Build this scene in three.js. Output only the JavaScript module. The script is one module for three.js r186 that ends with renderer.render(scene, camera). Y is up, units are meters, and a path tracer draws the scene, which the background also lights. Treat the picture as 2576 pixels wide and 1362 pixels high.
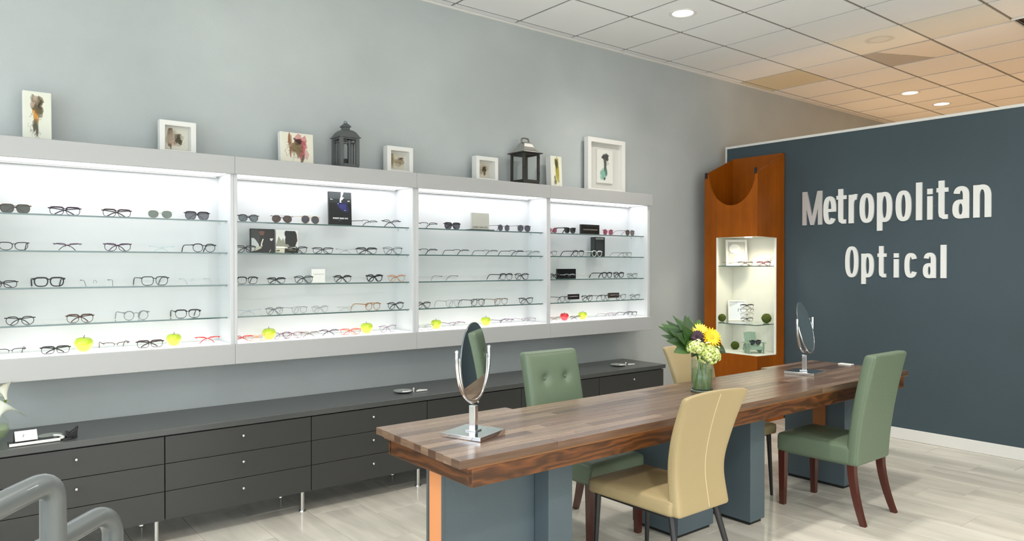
import * as THREE from 'three';
import { RoundedBoxGeometry } from 'three/addons/geometries/RoundedBoxGeometry.js';
import { mergeGeometries, mergeVertices } from 'three/addons/utils/BufferGeometryUtils.js';
import { RectAreaLightUniformsLib } from 'three/addons/lights/RectAreaLightUniformsLib.js';

// ---------- camera, sky, large lights, exposure ----------
const scene = new THREE.Scene();
const camera = new THREE.PerspectiveCamera(40.73, 2576 / 1362, 0.05, 60);
const yaw = THREE.MathUtils.degToRad(51.4);
camera.position.set(0, 1.46, 4.56);
camera.lookAt(0 + Math.cos(yaw) * 10, 1.46 - 10 * 13 / 1835, 4.56 - Math.sin(yaw) * 10);
scene.add(camera);
scene.background = new THREE.Color(0.8, 0.92, 1.0);
RectAreaLightUniformsLib.init();
const renderer = new THREE.WebGLRenderer({ antialias: true });
renderer.toneMapping = THREE.LinearToneMapping;
renderer.toneMappingExposure = 1.12;
renderer.shadowMap.enabled = true;
const WINDOW_LIGHT = 2.9, FRONT_FILL = 2.0, DOWN = 30, DOWN_ROW = 11, DOWN_NEAR = 6, WARM = 25, BAY_TOP = 3.7, BAY_LOW = 1.4, NICHE = 2.0;
function areaLight(name, color, intensity, w, h, pos, target) {
  const l = new THREE.RectAreaLight(color, intensity, w, h);
  l.name = name; l.position.set(...pos); l.lookAt(...target); scene.add(l); return l;
}
function spot(color, intensity, pos, to, angle, radius = 4) {
  const l = new THREE.SpotLight(color, intensity, 0, angle, 0.9, 2);
  l.position.set(...pos); l.target.position.set(...to); l.castShadow = true; l.shadow.radius = radius;
  l.shadow.mapSize.set(1024, 1024);
  scene.add(l); scene.add(l.target); return l;
}
// daylight through the shop window in the left wall
areaLight('daylight_and_fill', 0xe9f3fb, WINDOW_LIGHT, 6.2, 2.5, [-3.12, 1.65, 4.1], [5, 1.65, 4.1]);
// fill light at an unseen window added behind the camera
areaLight('daylight_and_fill', 0xf4f6f6, FRONT_FILL, 6.4, 2.5, [1.2, 1.65, 7.92], [1.2, 1.65, 0]);

// ---------- helpers ----------
let seed = 7;
const rnd = () => { seed |= 0; seed = seed + 0x6D2B79F5 | 0; let t = Math.imul(seed ^ seed >>> 15, 1 | seed); t = t + Math.imul(t ^ t >>> 7, 61 | t) ^ t; return ((t ^ t >>> 14) >>> 0) / 4294967296; };
const rr = (a, b) => a + (b - a) * rnd();
const lin = (r, g, b) => new THREE.Color().setRGB(r, g, b);
const mat = (c, rough = 0.6, o = {}) => new THREE.MeshPhysicalMaterial({ color: Array.isArray(c) ? lin(...c) : new THREE.Color(c), roughness: rough, ...o });
const taken = new Map();
function numbered(n) { const k = taken.get(n) ?? 0; taken.set(n, k + 1); return k ? `${n}_${String(k).padStart(3, '0')}` : n; }
function thing(name, label, category, p = [0, 0, 0], turn = 0, group) {
  const o = new THREE.Group(); o.name = numbered(name); o.position.set(...p); o.rotation.y = turn;
  o.userData = { label, category }; if (group) o.userData.group = group; scene.add(o); return o;
}
function plain(g) {
  let a = g.index ? g.toNonIndexed() : g;
  const out = new THREE.BufferGeometry();
  out.setAttribute('position', a.attributes.position);
  if (!a.attributes.normal) a.computeVertexNormals();
  out.setAttribute('normal', a.attributes.normal);
  out.setAttribute('uv', a.attributes.uv ?? new THREE.BufferAttribute(new Float32Array(a.attributes.position.count * 2), 2));
  return out;
}
const merge = (gs) => Array.isArray(gs) ? (gs.length === 1 ? gs[0] : mergeGeometries(gs.map(plain))) : gs;
function part(name, gs, m, parent) {
  const o = new THREE.Mesh(merge(gs), m); o.name = name; o.castShadow = o.receiveShadow = true; parent.add(o); return o;
}
function single(name, gs, m, label, category, group) {
  const o = part(numbered(name), gs, m, scene); o.userData = { label, category }; if (group) o.userData.group = group; return o;
}
function structure(name, gs, m) { const o = part(name, gs, m, scene); o.userData.kind = 'structure'; return o; }
function boxUV(g, k = 1, du = 0, dv = 0) {   // uv in metres from the dominant axis of the normal
  const p = g.attributes.position, n = g.attributes.normal, uv = new Float32Array(p.count * 2);
  for (let i = 0; i < p.count; i++) {
    const ax = Math.abs(n.getX(i)), ay = Math.abs(n.getY(i)), az = Math.abs(n.getZ(i));
    let u, v;
    if (ay >= ax && ay >= az) { u = p.getX(i); v = p.getZ(i); } else if (ax >= az) { u = p.getZ(i); v = p.getY(i); } else { u = p.getX(i); v = p.getY(i); }
    uv[2 * i] = u * k + du; uv[2 * i + 1] = v * k + dv;
  }
  g.setAttribute('uv', new THREE.BufferAttribute(uv, 2)); return g;
}
const box = (w, h, d, x = 0, y = 0, z = 0) => new THREE.BoxGeometry(w, h, d).translate(x, y, z);
const rbox = (w, h, d, x = 0, y = 0, z = 0, r = 0.004, s = 2) => new RoundedBoxGeometry(w, h, d, s, Math.min(r, w / 2.01, h / 2.01, d / 2.01)).translate(x, y, z);
const span = (x0, x1, y0, y1, z0, z1) => box(x1 - x0, y1 - y0, z1 - z0, (x0 + x1) / 2, (y0 + y1) / 2, (z0 + z1) / 2);
const rspan = (x0, x1, y0, y1, z0, z1, r = 0.003) => rbox(x1 - x0, y1 - y0, z1 - z0, (x0 + x1) / 2, (y0 + y1) / 2, (z0 + z1) / 2, r);
const V = (...a) => new THREE.Vector3(...a);
const cyl = (r0, r1, h, x = 0, y = 0, z = 0, n = 20) => new THREE.CylinderGeometry(r0, r1, h, n).translate(x, y, z);
const ball = (r, x = 0, y = 0, z = 0, n = 16) => new THREE.SphereGeometry(r, n, Math.ceil(n * 0.7)).translate(x, y, z);
const lathe = (pts, n = 32) => new THREE.LatheGeometry(pts.map(([r, y]) => new THREE.Vector2(r, y)), n);
function tube(pts, r, seg = 16, rad = 8, closed = false, tension = 0.5) {
  return new THREE.TubeGeometry(new THREE.CatmullRomCurve3(pts.map((p) => V(...p)), closed, 'catmullrom', tension), seg, r, rad, closed);
}
function rod(a, b, r0, r1 = r0, n = 10) {
  const A = V(...a), B = V(...b), d = B.clone().sub(A), g = new THREE.CylinderGeometry(r1, r0, d.length(), n);
  g.applyQuaternion(new THREE.Quaternion().setFromUnitVectors(V(0, 1, 0), d.normalize())); return g.translate((A.x + B.x) / 2, (A.y + B.y) / 2, (A.z + B.z) / 2);
}
function extrude(pts, depth, bevel = 0, holes = []) {
  const s = pts instanceof THREE.Shape ? pts : new THREE.Shape(pts.map(([x, y]) => new THREE.Vector2(x, y)));
  for (const h of holes) s.holes.push(new THREE.Path(h.map(([x, y]) => new THREE.Vector2(x, y))));
  return new THREE.ExtrudeGeometry(s, { depth, bevelEnabled: bevel > 0, bevelSize: bevel, bevelThickness: bevel, bevelSegments: 2, curveSegments: 24 });
}
function softBox(w, h, d, r, nx, ny, nz, deform) {   // dense rounded box, then bent by deform(vector, original)
  let g = new THREE.BoxGeometry(w, h, d, nx, ny, nz);
  const p = g.attributes.position, v = V(), q = V();
  for (let i = 0; i < p.count; i++) {
    v.fromBufferAttribute(p, i);
    q.set(THREE.MathUtils.clamp(v.x, -w / 2 + r, w / 2 - r), THREE.MathUtils.clamp(v.y, -h / 2 + r, h / 2 - r), THREE.MathUtils.clamp(v.z, -d / 2 + r, d / 2 - r));
    v.sub(q); if (v.lengthSq() > 1e-12) v.normalize().multiplyScalar(r); v.add(q);
    if (deform) deform(v);
    p.setXYZ(i, v.x, v.y, v.z);
  }
  g.deleteAttribute('normal'); g.deleteAttribute('uv'); g = mergeVertices(g, 1e-5); g.computeVertexNormals(); return boxUV(g);
}
function taper(w0, d0, w1, d1, a, b) {   // four-sided leg from a (bottom, w0 x d0) to b (top, w1 x d1)
  const g = new THREE.BoxGeometry(1, 1, 1, 1, 6, 1), p = g.attributes.position;
  for (let i = 0; i < p.count; i++) {
    const t = p.getY(i) + 0.5, w = w0 + (w1 - w0) * t, d = d0 + (d1 - d0) * t, c = Math.pow(1 - t, 1.7);
    p.setXYZ(i, b[0] + (a[0] - b[0]) * c + p.getX(i) * w, a[1] + (b[1] - a[1]) * t, b[2] + (a[2] - b[2]) * c + p.getZ(i) * d);
  }
  g.computeVertexNormals(); return g;
}
// ---------- computed textures ----------
function hash(x, y, s) { let h = Math.imul(x | 0, 374761393) + Math.imul(y | 0, 668265263) + Math.imul(s | 0, 1442695041); h = Math.imul(h ^ h >>> 13, 1274126177); return ((h ^ h >>> 16) >>> 0) / 4294967296; }
function noise(x, y, px, py, s) {   // value noise that repeats every px, py cells
  const xi = Math.floor(x), yi = Math.floor(y), fx = x - xi, fy = y - yi, u = fx * fx * (3 - 2 * fx), w = fy * fy * (3 - 2 * fy);
  const a = (i, j) => hash(((i % px) + px) % px, ((j % py) + py) % py, s);
  return (a(xi, yi) * (1 - u) + a(xi + 1, yi) * u) * (1 - w) + (a(xi, yi + 1) * (1 - u) + a(xi + 1, yi + 1) * u) * w;
}
function dataTex(w, h, f, srgb, rep = [1, 1]) {
  const d = new Uint8Array(w * h * 4);
  for (let y = 0; y < h; y++) for (let x = 0; x < w; x++) { const c = f(x / w, y / h, x, y), o = (y * w + x) * 4; for (let k = 0; k < 3; k++) d[o + k] = Math.max(0, Math.min(255, (c.length ? c[k] : c) * 255)); d[o + 3] = 255; }
  const t = new THREE.DataTexture(d, w, h); t.wrapS = t.wrapT = THREE.RepeatWrapping; t.magFilter = t.minFilter = THREE.LinearFilter;
  if (srgb) t.colorSpace = THREE.SRGBColorSpace; t.repeat.set(...rep); t.needsUpdate = true; return t;
}
const fbm = (u, v, cx, cy, s, n = 4) => { let a = 0, k = 0.5, t = 0; for (let i = 0; i < n; i++) { a += k * noise(u * cx, v * cy, cx, cy, s + i); t += k; k *= 0.5; cx *= 2; cy *= 2; } return a / t; };
const grainTex = dataTex(1024, 256, (u, v) => 0.62 + 0.38 * (0.55 * fbm(u, v, 4, 40, 3, 3) + 0.45 * fbm(u, v, 16, 90, 9, 2)), true, [0.6, 1.6]);
const apronTex = dataTex(1024, 256, (u, v) => {
  const bend = v * 3 + 2.6 * fbm(u, v, 6, 2, 21, 3) + 0.5 * fbm(u, v, 14, 5, 44, 3), ring = 0.5 + 0.5 * Math.cos(bend * 6.283);
  const fine = fbm(u, v, 10, 120, 5, 2), k = 0.52 + 0.27 * ring + 0.25 * (fine - 0.5) + 0.2 * (fbm(u, v, 4, 6, 71, 3) - 0.5); return [k, k * 0.94, k * 0.88];
}, true, [0.9, 9]);
const cherryTex = dataTex(256, 1024, (u, v) => { const k = 0.72 + 0.2 * fbm(u, v, 14, 3, 31, 3) + 0.16 * (fbm(u, v, 5, 7, 77, 4) - 0.5); return [k, k * 0.96, k * 0.9]; }, true, [1.2, 0.6]);
const tileTex = dataTex(512, 512, (u, v) => {
  const w = fbm(u, v, 3, 3, 61, 3) * 0.1, s = fbm(u + w, v, 12, 2, 62, 4), f = fbm(u, v, 40, 10, 65, 2), k = 0.9 + 0.17 * (s - 0.5) + 0.04 * (f - 0.5); return [k, k * 0.985, k * 0.955];
}, true, [1.1, 0.8]);
const acousticBump = dataTex(256, 256, (u, v, x, y) => 0.7 + 0.3 * noise(u * 90, v * 90, 90, 90, 8) - (hash(x >> 1, y >> 1, 91) > 0.93 ? 0.5 : 0), false, [4, 4]);
const plasterBump = dataTex(512, 512, (u, v) => fbm(u, v, 60, 60, 14, 3), false, [1.6, 1.6]);
const leatherBump = dataTex(256, 256, (u, v) => fbm(u, v, 40, 40, 17, 3), false, [8, 8]);
const rollerTone = dataTex(256, 256, (u, v) => { const k = 0.95 + 0.1 * (fbm(u, v, 6, 6, 33, 4) - 0.5); return [k, k, k]; }, true, [0.35, 0.35]);
function canvasTex(w, h, draw) {
  const c = document.createElement('canvas'); c.width = w; c.height = h; const g = c.getContext('2d'); draw(g, w, h);
  const t = new THREE.CanvasTexture(c); t.colorSpace = THREE.SRGBColorSpace; t.magFilter = THREE.LinearFilter; return t;
}
// ---------- materials ----------
const M = {
  wall: mat([0.515, 0.552, 0.545], 0.75, { bumpMap: plasterBump, bumpScale: 0.0004, map: rollerTone }),
  partition: mat([0.052, 0.08, 0.096], 0.62, { bumpMap: plasterBump, bumpScale: 0.0006, map: rollerTone }),
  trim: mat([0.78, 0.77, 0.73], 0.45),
  ceiling: mat([0.7, 0.69, 0.65], 0.9),
  bar: mat([0.22, 0.21, 0.18], 0.6),
  grout: mat([0.55, 0.53, 0.47], 0.7),
  white: mat([0.435, 0.435, 0.43], 0.4), laminate: mat([0.57, 0.575, 0.58], 0.35),
  console: mat([0.037, 0.0375, 0.035], 0.45), consoleTop: mat([0.075, 0.078, 0.075], 0.3), dark: mat([0.012, 0.012, 0.012], 0.6),
  steel: mat([0.62, 0.61, 0.58], 0.3, { metalness: 1 }), chrome: mat([0.82, 0.83, 0.85], 0.08, { metalness: 1 }), mirror: mat([0.9, 0.93, 0.92], 0.015, { metalness: 1 }),
  glass: mat([0.93, 0.975, 0.965], 0.02, { transmission: 1, thickness: 0 }), glassEdge: mat([0.07, 0.125, 0.12], 0.12, { clearcoat: 1 }),
  clear: mat([0.97, 0.98, 0.98], 0.02, { transmission: 1, thickness: 0, specularIntensity: 0.6 }),
  sage: mat([0.13, 0.178, 0.116], 0.42, { bumpMap: leatherBump, bumpScale: 0.0006 }),
  cream: mat([0.335, 0.26, 0.132], 0.5, { bumpMap: leatherBump, bumpScale: 0.0004 }), seam: mat([0.6, 0.5, 0.3], 0.6),
  mahogany: mat([0.07, 0.013, 0.006], 0.3, { clearcoat: 0.4 }), blackMetal: mat([0.012, 0.012, 0.013], 0.4),
  slate: mat([0.075, 0.104, 0.119], 0.5, { bumpMap: plasterBump, bumpScale: 0.0003 }), orange: mat([0.72, 0.29, 0.11], 0.55),
  apron: mat([0.23, 0.088, 0.024], 0.4, { map: apronTex }), edge: mat([0.3, 0.13, 0.045], 0.4, { map: grainTex }),
  cherry: mat([0.47, 0.125, 0.002], 0.45, { map: cherryTex, specularIntensity: 0.5 }), cherryDark: mat([0.2, 0.035, 0.012], 0.45, { map: cherryTex }),
  black: mat([0.012, 0.012, 0.013], 0.35), lamp: mat([1, 1, 1], 0.5, { emissive: lin(1, 0.97, 0.9), emissiveIntensity: 6 }),
  warmLamp: mat([1, 1, 1], 0.5, { emissive: lin(1, 0.86, 0.66), emissiveIntensity: 8 }),
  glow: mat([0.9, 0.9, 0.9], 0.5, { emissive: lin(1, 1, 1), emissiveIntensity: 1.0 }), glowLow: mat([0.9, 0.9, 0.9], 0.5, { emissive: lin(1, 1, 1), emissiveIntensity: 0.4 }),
  grayTube: mat([0.1, 0.112, 0.112], 0.33, { clearcoat: 0.3 }),
  appleGreen: mat([0.5, 0.62, 0.03], 0.3, { clearcoat: 0.5 }), appleRed: mat([0.62, 0.02, 0.03], 0.3, { clearcoat: 0.5 }), stemBrown: mat([0.08, 0.05, 0.02], 0.7),
  moss: mat([0.06, 0.085, 0.008], 0.95), leaf: mat([0.02, 0.068, 0.006], 0.42), leafDark: mat([0.02, 0.05, 0.012], 0.5), stemGreen: mat([0.15, 0.23, 0.03], 0.5),
};
const CEIL = 3.39, H = CEIL;
// ---------- the setting ----------
const wallBack = structure('wall_back', boxUV(span(-3.4, 12.2, 0, 3.6, -0.15, 0)), M.wall);
structure('wall_front', [span(-3.4, 12.2, 0, 0.4, 8, 8.15), span(-3.4, 12.2, 2.9, 3.6, 8, 8.15), span(-3.4, -2, 0.4, 2.9, 8, 8.15), span(4.4, 12.2, 0.4, 2.9, 8, 8.15)].map((g) => boxUV(g)), M.wall);
{
  const w = structure('added_window_2', [span(-2, 4.4, 0.4, 0.45, 8, 8.12), span(-2, 4.4, 2.85, 2.9, 8, 8.12), ...[-1.975, -0.4, 1.2, 2.8, 4.375].map((x) => box(0.05, 2.5, 0.12, x, 1.65, 8.06))], M.steel);  // unseen window, added to carry the frontal fill light
  for (let k = 0; k < 4; k++) part('pane', box(1.53, 2.4, 0.008, -1.19 + k * 1.595, 1.65, 8.07), M.clear, w);
}
structure('wall_right', boxUV(span(12, 12.15, 0, 3.6, -0.15, 8.15)), mat([0.5, 0.44, 0.36], 0.8));
// left wall with the shop window opening (z 1..7.2, y 0.4..2.9)
structure('wall_left', [span(-3.35, -3.2, 0, 0.4, 0, 8), span(-3.35, -3.2, 2.9, 3.6, 0, 8), span(-3.35, -3.2, 0.4, 2.9, 0, 1), span(-3.35, -3.2, 0.4, 2.9, 7.2, 8)].map((g) => boxUV(g)), M.wall);
{
  const w = structure('window_1', [span(-3.32, -3.2, 0.4, 0.45, 1, 7.2), span(-3.32, -3.2, 2.85, 2.9, 1, 7.2), ...[1.025, 2.55, 4.1, 5.65, 7.175].map((z) => box(0.12, 2.5, 0.05, -3.26, 1.65, z))], M.steel);
  for (let k = 0; k < 4; k++) part('pane', box(0.008, 2.4, 1.48, -3.27, 1.65, 1.79 + k * 1.545), M.clear, w);
}
// partition with white cap and end, baseboard
structure('wall_partition', boxUV(span(6.375, 6.5, 0, 2.645, 0.1, 6.4)), M.partition);
structure('trim_1', [span(6.365, 6.51, 2.645, 2.667, 0.085, 6.41)], M.trim);
structure('trim_2', [span(6.366, 6.509, 0, 2.645, 0.085, 0.1)], M.trim);
structure('baseboard_partition', [rspan(6.36, 6.375, 0, 0.094, 0.76, 6.4, 0.004)], M.trim);
structure('baseboard_back', [rspan(-3.2, 12, 0, 0.094, 0, 0.014, 0.004)], M.trim);
// ceiling: slab, wall angle, grid bars and tiles
{
  const c = structure('ceiling', [span(-3.4, 12.2, CEIL + 0.03, CEIL + 0.16, -0.15, 8.15)], M.bar);
  part('wall_angle', [rspan(-3.2, 12, CEIL - 0.012, CEIL + 0.03, 0, 0.022, 0.002)], M.trim, c);
  const X0 = 3.04 - 0.61 * 10, zl = [0.085, 0.695, 1.305, 1.915, 2.525, 3.135, 3.745];
  const tone = [[0.9, 0.905, 0.905], [0.885, 0.89, 0.89], [0.91, 0.915, 0.92], [0.87, 0.87, 0.86]].map((k) => mat(k, 0.92, { bumpMap: acousticBump, bumpScale: 0.0012 }));
  const yellow = mat([0.74, 0.67, 0.5], 0.92, { bumpMap: acousticBump, bumpScale: 0.0012 }), dingy = mat([0.8, 0.785, 0.72], 0.92, { bumpMap: acousticBump, bumpScale: 0.0012 });
  const stain = mat([0.88, 0.88, 0.86], 0.92, { map: dataTex(128, 128, (u, v) => { const d = Math.hypot(u - 0.42, v - 0.55) + 0.05 * (fbm(u, v, 5, 5, 4, 3) - 0.5), k = 1 - 0.08 * Math.exp(-Math.pow((d - 0.16) / 0.035, 2)) - 0.03 * (d < 0.16); return [k, k * 0.985, k * 0.95]; }, true) });
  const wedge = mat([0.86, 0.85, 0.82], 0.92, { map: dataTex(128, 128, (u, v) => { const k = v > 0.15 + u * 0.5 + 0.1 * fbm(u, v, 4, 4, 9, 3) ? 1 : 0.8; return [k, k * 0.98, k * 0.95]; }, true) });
  const tg = box(0.586, 0.014, 0.586), eg = box(0.586, 0.014, 0.045);
  for (let i = 8; i < 25; i++) for (let j = -1; j < 6; j++) {
    const x = X0 + 0.61 * (i + 0.5), z = j < 0 ? 0.052 : zl[j] + 0.305;
    const dx = x - 7.005, vent = Math.abs(dx) < 0.1 && j === 4;
    if (vent) continue;
    let m = tone[Math.floor(rnd() * 4)];
    if (Math.abs(dx) < 0.1 && (j === 0 || j === -1)) m = yellow;
    if (Math.abs(x - 6.395) < 0.1 && j === 2) m = stain;
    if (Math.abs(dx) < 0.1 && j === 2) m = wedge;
    if (Math.abs(x - 6.395) < 0.1 && j === 3) m = dingy;
    if (Math.abs(x - 5.785) < 0.1 && j === 0) m = tone[3];
    const t = part('tile', j < 0 ? eg : tg, m, c); t.position.set(x, CEIL + 0.007, z);
  }
  const rest = [];
  for (let i = -1; i < 25; i++) for (let j = 6; j < 13; j++) rest.push(tg.clone().translate(X0 + 0.61 * (i + 0.5), CEIL + 0.007, zl[0] + 0.61 * j + 0.305));
  for (let i = -1; i < 8; i++) for (let j = -1; j < 6; j++) rest.push((j < 0 ? eg.clone() : tg.clone()).translate(X0 + 0.61 * (i + 0.5), CEIL + 0.007, j < 0 ? 0.052 : zl[j] + 0.305));
  part('ceiling_tiles', rest, tone[0], c).userData.kind = 'stuff';
  for (const z of zl) part('grid_bar', box(15.2, 0.012, 0.024, 4.4, CEIL + 0.012, z), M.bar, c);
  for (let i = 8; i < 26; i++) part('grid_bar', box(0.024, 0.012, 4.2, X0 + 0.61 * i, CEIL + 0.0125, 2), M.bar, c);
  // return air grille at the right edge of the picture
  const v = thing('ceiling_vent', 'dark square air grille in the ceiling at the right edge', 'vent', [6.91, CEIL - 0.016, 2.825]);
  part('frame', extrude([[-0.297, -0.297], [0.297, -0.297], [0.297, 0.297], [-0.297, 0.297]], 0.014, 0, [[[-0.285, -0.285], [0.285, -0.285], [0.285, 0.285], [-0.285, 0.285]]]).rotateX(Math.PI / 2).translate(0, 0.014, 0), M.ceiling, v);
  part('backing', box(0.575, 0.004, 0.575, 0, 0.012, 0), M.dark, v);
  for (let k = 0; k < 13; k++) part('slat', box(0.57, 0.002, 0.016, 0, 0, 0).rotateX(0.6).translate(0, 0.005, -0.264 + k * 0.044), mat([0.22, 0.21, 0.19], 0.6), v);
}
// floor: grout bed, tiles of 305 x 610 mm in a running bond, the far ones joined
{
  const f = structure('floor', [span(-3.4, 12.2, -0.15, -0.003, -0.15, 8.15)], M.grout);
  const tone = [[0.75, 0.735, 0.685], [0.725, 0.71, 0.66], [0.77, 0.76, 0.71], [0.74, 0.72, 0.665]].map((k) => mat(k, 0.11, { map: tileTex }));
  const gs = []; for (let k = 0; k < 7; k++) gs.push(boxUV(rbox(0.3025, 0.01, 0.6075, 0, -0.005, 0, 0.0012, 1), 1, rr(0, 3), rr(0, 3)));
  const rest = tone.map(() => []);
  for (let i = -18; i < 41; i++) for (let j = -1; j < 14; j++) {
    const x = 2.05 + 0.305 * (i - 7) + 0.1525 + 0.305 * 2, z = 0.61 * j + ((i % 3 + 3) % 3) * 0.203;
    if (z < -0.31 || z > 8.2 || x > 12.1 || x < -3.3) continue;
    const k = Math.floor(rnd() * 4), g = gs[Math.floor(rnd() * 7)];
    if (x > -0.2 && x < 6.6 && z < 3.9 && z > 0.1) { const t = part('tile', g, tone[k], f); t.position.set(x, 0, z); } else rest[k].push(g.clone().translate(x, 0, z));
  }
  rest.forEach((r, k) => { part('floor_tiles', r, tone[k], f).userData.kind = 'stuff'; });
}
// recessed downlights: the three in view, and unseen ones added as fill behind and beside the camera
function downlight(x, z, warm, label, group, power = DOWN) {
  const t = thing('downlight', label, 'light', [x, CEIL, z], 0, group);
  part('trim_ring', lathe([[0.078, 0.006], [0.08, -0.003], [0.096, -0.006], [0.105, -0.002], [0.106, 0.004]], 36), M.trim, t);
  part('lamp', cyl(0.079, 0.079, 0.006, 0, 0.003, 0, 36), warm ? M.warmLamp : M.lamp, t);
  spot(warm ? 0xffd2a6 : 0xfffaf3, warm ? WARM : power, [x, CEIL - 0.02, z], [x, 0, z], 1.25, 4);
  return t;
}
downlight(4.51, 1.005, false, 'round recessed downlight in the white ceiling tiles nearest the grey wall', undefined, DOWN_NEAR);
downlight(8.58, 0.95, true, 'larger looking warm downlight above the blue wall, left of two');
downlight(9.46, 0.94, true, 'warm downlight just above the white wall cap, right of two');
for (const [x, z, p] of [[-0.4, 2.4, 1], [1.9, 2.4, 1], [4.3, 2.4, 1], [-2.2, 2.8, 1], [0.9, 5.0], [3.4, 5.2, 2], [5.3, 5.2, 2], [-1.6, 5.6], [3.0, 7.2], [0.6, 7.0]]) downlight(x, z, false, 'recessed round downlight added as fill light in the ceiling outside the picture', 'added fill downlights outside the picture', p === 1 ? DOWN_ROW : p === 2 ? DOWN * 0.5 : DOWN);
for (const [x, z] of [[8.2, 3.2], [10.2, 3.2]]) downlight(x, z, true, 'warm recessed downlight hidden behind the blue wall', 'hidden warm downlights');
// ---------- wall letters ----------
{
  const ell = (cx, cy, rx, ry, a0, a1, n = 22, p = 2.5) => { const o = []; for (let i = 0; i <= n; i++) { const a = (a0 + (a1 - a0) * i / n) * Math.PI / 180, c = Math.cos(a), s = Math.sin(a); o.push([cx + rx * Math.sign(c) * Math.pow(Math.abs(c), 2 / p), cy + ry * Math.sign(s) * Math.pow(Math.abs(s), 2 / p)]); } return o; };
  const stroke = (pts, w, ww = w) => {   // a thick line with butt ends; w across vertical runs, ww across horizontal runs
    const L = [], R = [];
    for (let i = 0; i < pts.length; i++) {
      const a = pts[Math.max(0, i - 1)], b = pts[Math.min(pts.length - 1, i + 1)], dx = b[0] - a[0], dy = b[1] - a[1], l = Math.hypot(dx, dy) || 1, nx = -dy / l, ny = dx / l;
      L.push([pts[i][0] + nx * w / 2, pts[i][1] + ny * ww / 2]); R.unshift([pts[i][0] - nx * w / 2, pts[i][1] - ny * ww / 2]);
    }
    return { o: [...L, ...R], h: [] };
  };
  const ring = (cx, cy, rx, ry, s, sy) => ({ o: ell(cx, cy, rx, ry, 0, 360, 40).slice(0, -1), h: [ell(cx, cy, rx - s, ry - sy, 0, 360, 40, 2.2).slice(0, -1)] });
  const rect = (x0, x1, y0, y1) => ({ o: [[x0, y0], [x1, y0], [x1, y1], [x0, y1]], h: [] });
  const G = {
    o: (w, x, s) => [ring(w / 2, x / 2, w / 2, x / 2 * 1.02, s, s * 0.78)],
    O: (w, x, s, c) => [ring(w / 2, c / 2, w / 2, c / 2 * 1.02, s, s * 0.78)],
    p: (w, x, s, c, d) => [rect(0, s, -d, x), ring(w / 2, x / 2, w / 2, x / 2 * 1.02, s, s * 0.78)],
    n: (w, x, s) => [rect(0, s, 0, x), stroke([...ell(w / 2, x * 0.62, w / 2 - s / 2, x * 0.38 - s * 0.38, 170, 0), [w - s / 2, 0]], s, s * 0.85)],
    r: (w, x, s) => [rect(0, s, 0, x), stroke(ell(w * 0.75, x * 0.6, w * 0.75 - s / 2, x * 0.4 - s * 0.5, 175, 80), s, s * 1.15)],
    e: (w, x, s) => [stroke(ell(w / 2, x / 2, w / 2 - s / 2, x / 2 - s * 0.38, 0, 322, 40), s, s * 0.8), rect(s * 0.6, w - s * 0.02, x * 0.44, x * 0.44 + s * 0.62)],
    c: (w, x, s) => [stroke(ell(w / 2, x / 2, w / 2 - s / 2, x / 2 - s * 0.38, 32, 328, 40), s, s * 0.8)],
    a: (w, x, s) => [stroke([[w - s * 0.5, 0], [w - s * 0.5, x * 0.4], ...ell(w * 0.53, x * 0.7, w * 0.47 - s / 2, x * 0.3 - s * 0.36, 0, 166)], s, s * 0.8), ring(w * 0.49, x * 0.29, w * 0.49, x * 0.3, s, s * 0.7)],
    t: (w, x, s, c) => [stroke([[w * 0.42, c], [w * 0.42, x * 0.22], [w * 0.46, s * 0.62], [w * 0.6, s * 0.42], [w * 0.96, s * 0.42]], s, s * 0.84), rect(0, w, x - s * 0.78, x)],
    i: (w, x, s) => [rect(0, w, 0, x * 0.76), rect(0, w, x * 0.82, x)],
    l: (w, x, s, c) => [rect(0, w, 0, c)],
    M: (w, x, s, c) => [rect(0, s * 0.92, 0, c), rect(w - s * 0.92, w, 0, c), { o: [[0, c], [s * 1.05, c], [w / 2 + s * 0.4, 0], [w / 2 - s * 0.4, 0]], h: [] }, { o: [[w, c], [w - s * 1.05, c], [w / 2 - s * 0.4, 0], [w / 2 + s * 0.4, 0]], h: [] }],
  };
  const silver = mat([0.8, 0.8, 0.77], 0.4), reflectTint = mat([0.6, 0.58, 0.56], 0.3, { metalness: 0.35 });  // the first M is toned apart, its reflection tint put into the colour
  const word = (letters, base, x, s, c, d, which) => letters.forEach(([ch, z0, z1], k) => {
    const a = letters[k - 1]?.[0], b = letters[k + 1]?.[0];
    const where = !a ? `starting the ${which} word on the blue wall` : !b ? `ending the ${which} word on the blue wall` : `between ${a} and ${b} in the ${which} word on the blue wall`;
    const gs = G[ch](z1 - z0, x, s, c, d).map((p, n) => { const q = extrude(p.o, 0.014 + n * 0.0003, 0, p.h); return q; });
    const m = single('wall_letter', gs, k === 0 && ch === 'M' ? reflectTint : silver, `white raised ${ch === ch.toUpperCase() ? 'capital ' : 'letter '}${ch} ${where}`, 'letter', 'raised letters of the wall sign');
    m.position.set(6.375, base, z0); m.rotation.y = -Math.PI / 2;
  });
  word([['M', 0.931, 1.124], ['e', 1.135, 1.254], ['t', 1.258, 1.348], ['r', 1.369, 1.452], ['o', 1.466, 1.59], ['p', 1.616, 1.742], ['o', 1.771, 1.896], ['l', 1.933, 1.98], ['i', 2.02, 2.06], ['t', 2.09, 2.177], ['a', 2.208, 2.327], ['n', 2.356, 2.479]], 1.832, 0.252, 0.044, 0.31, 0.075, 'upper');
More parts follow.
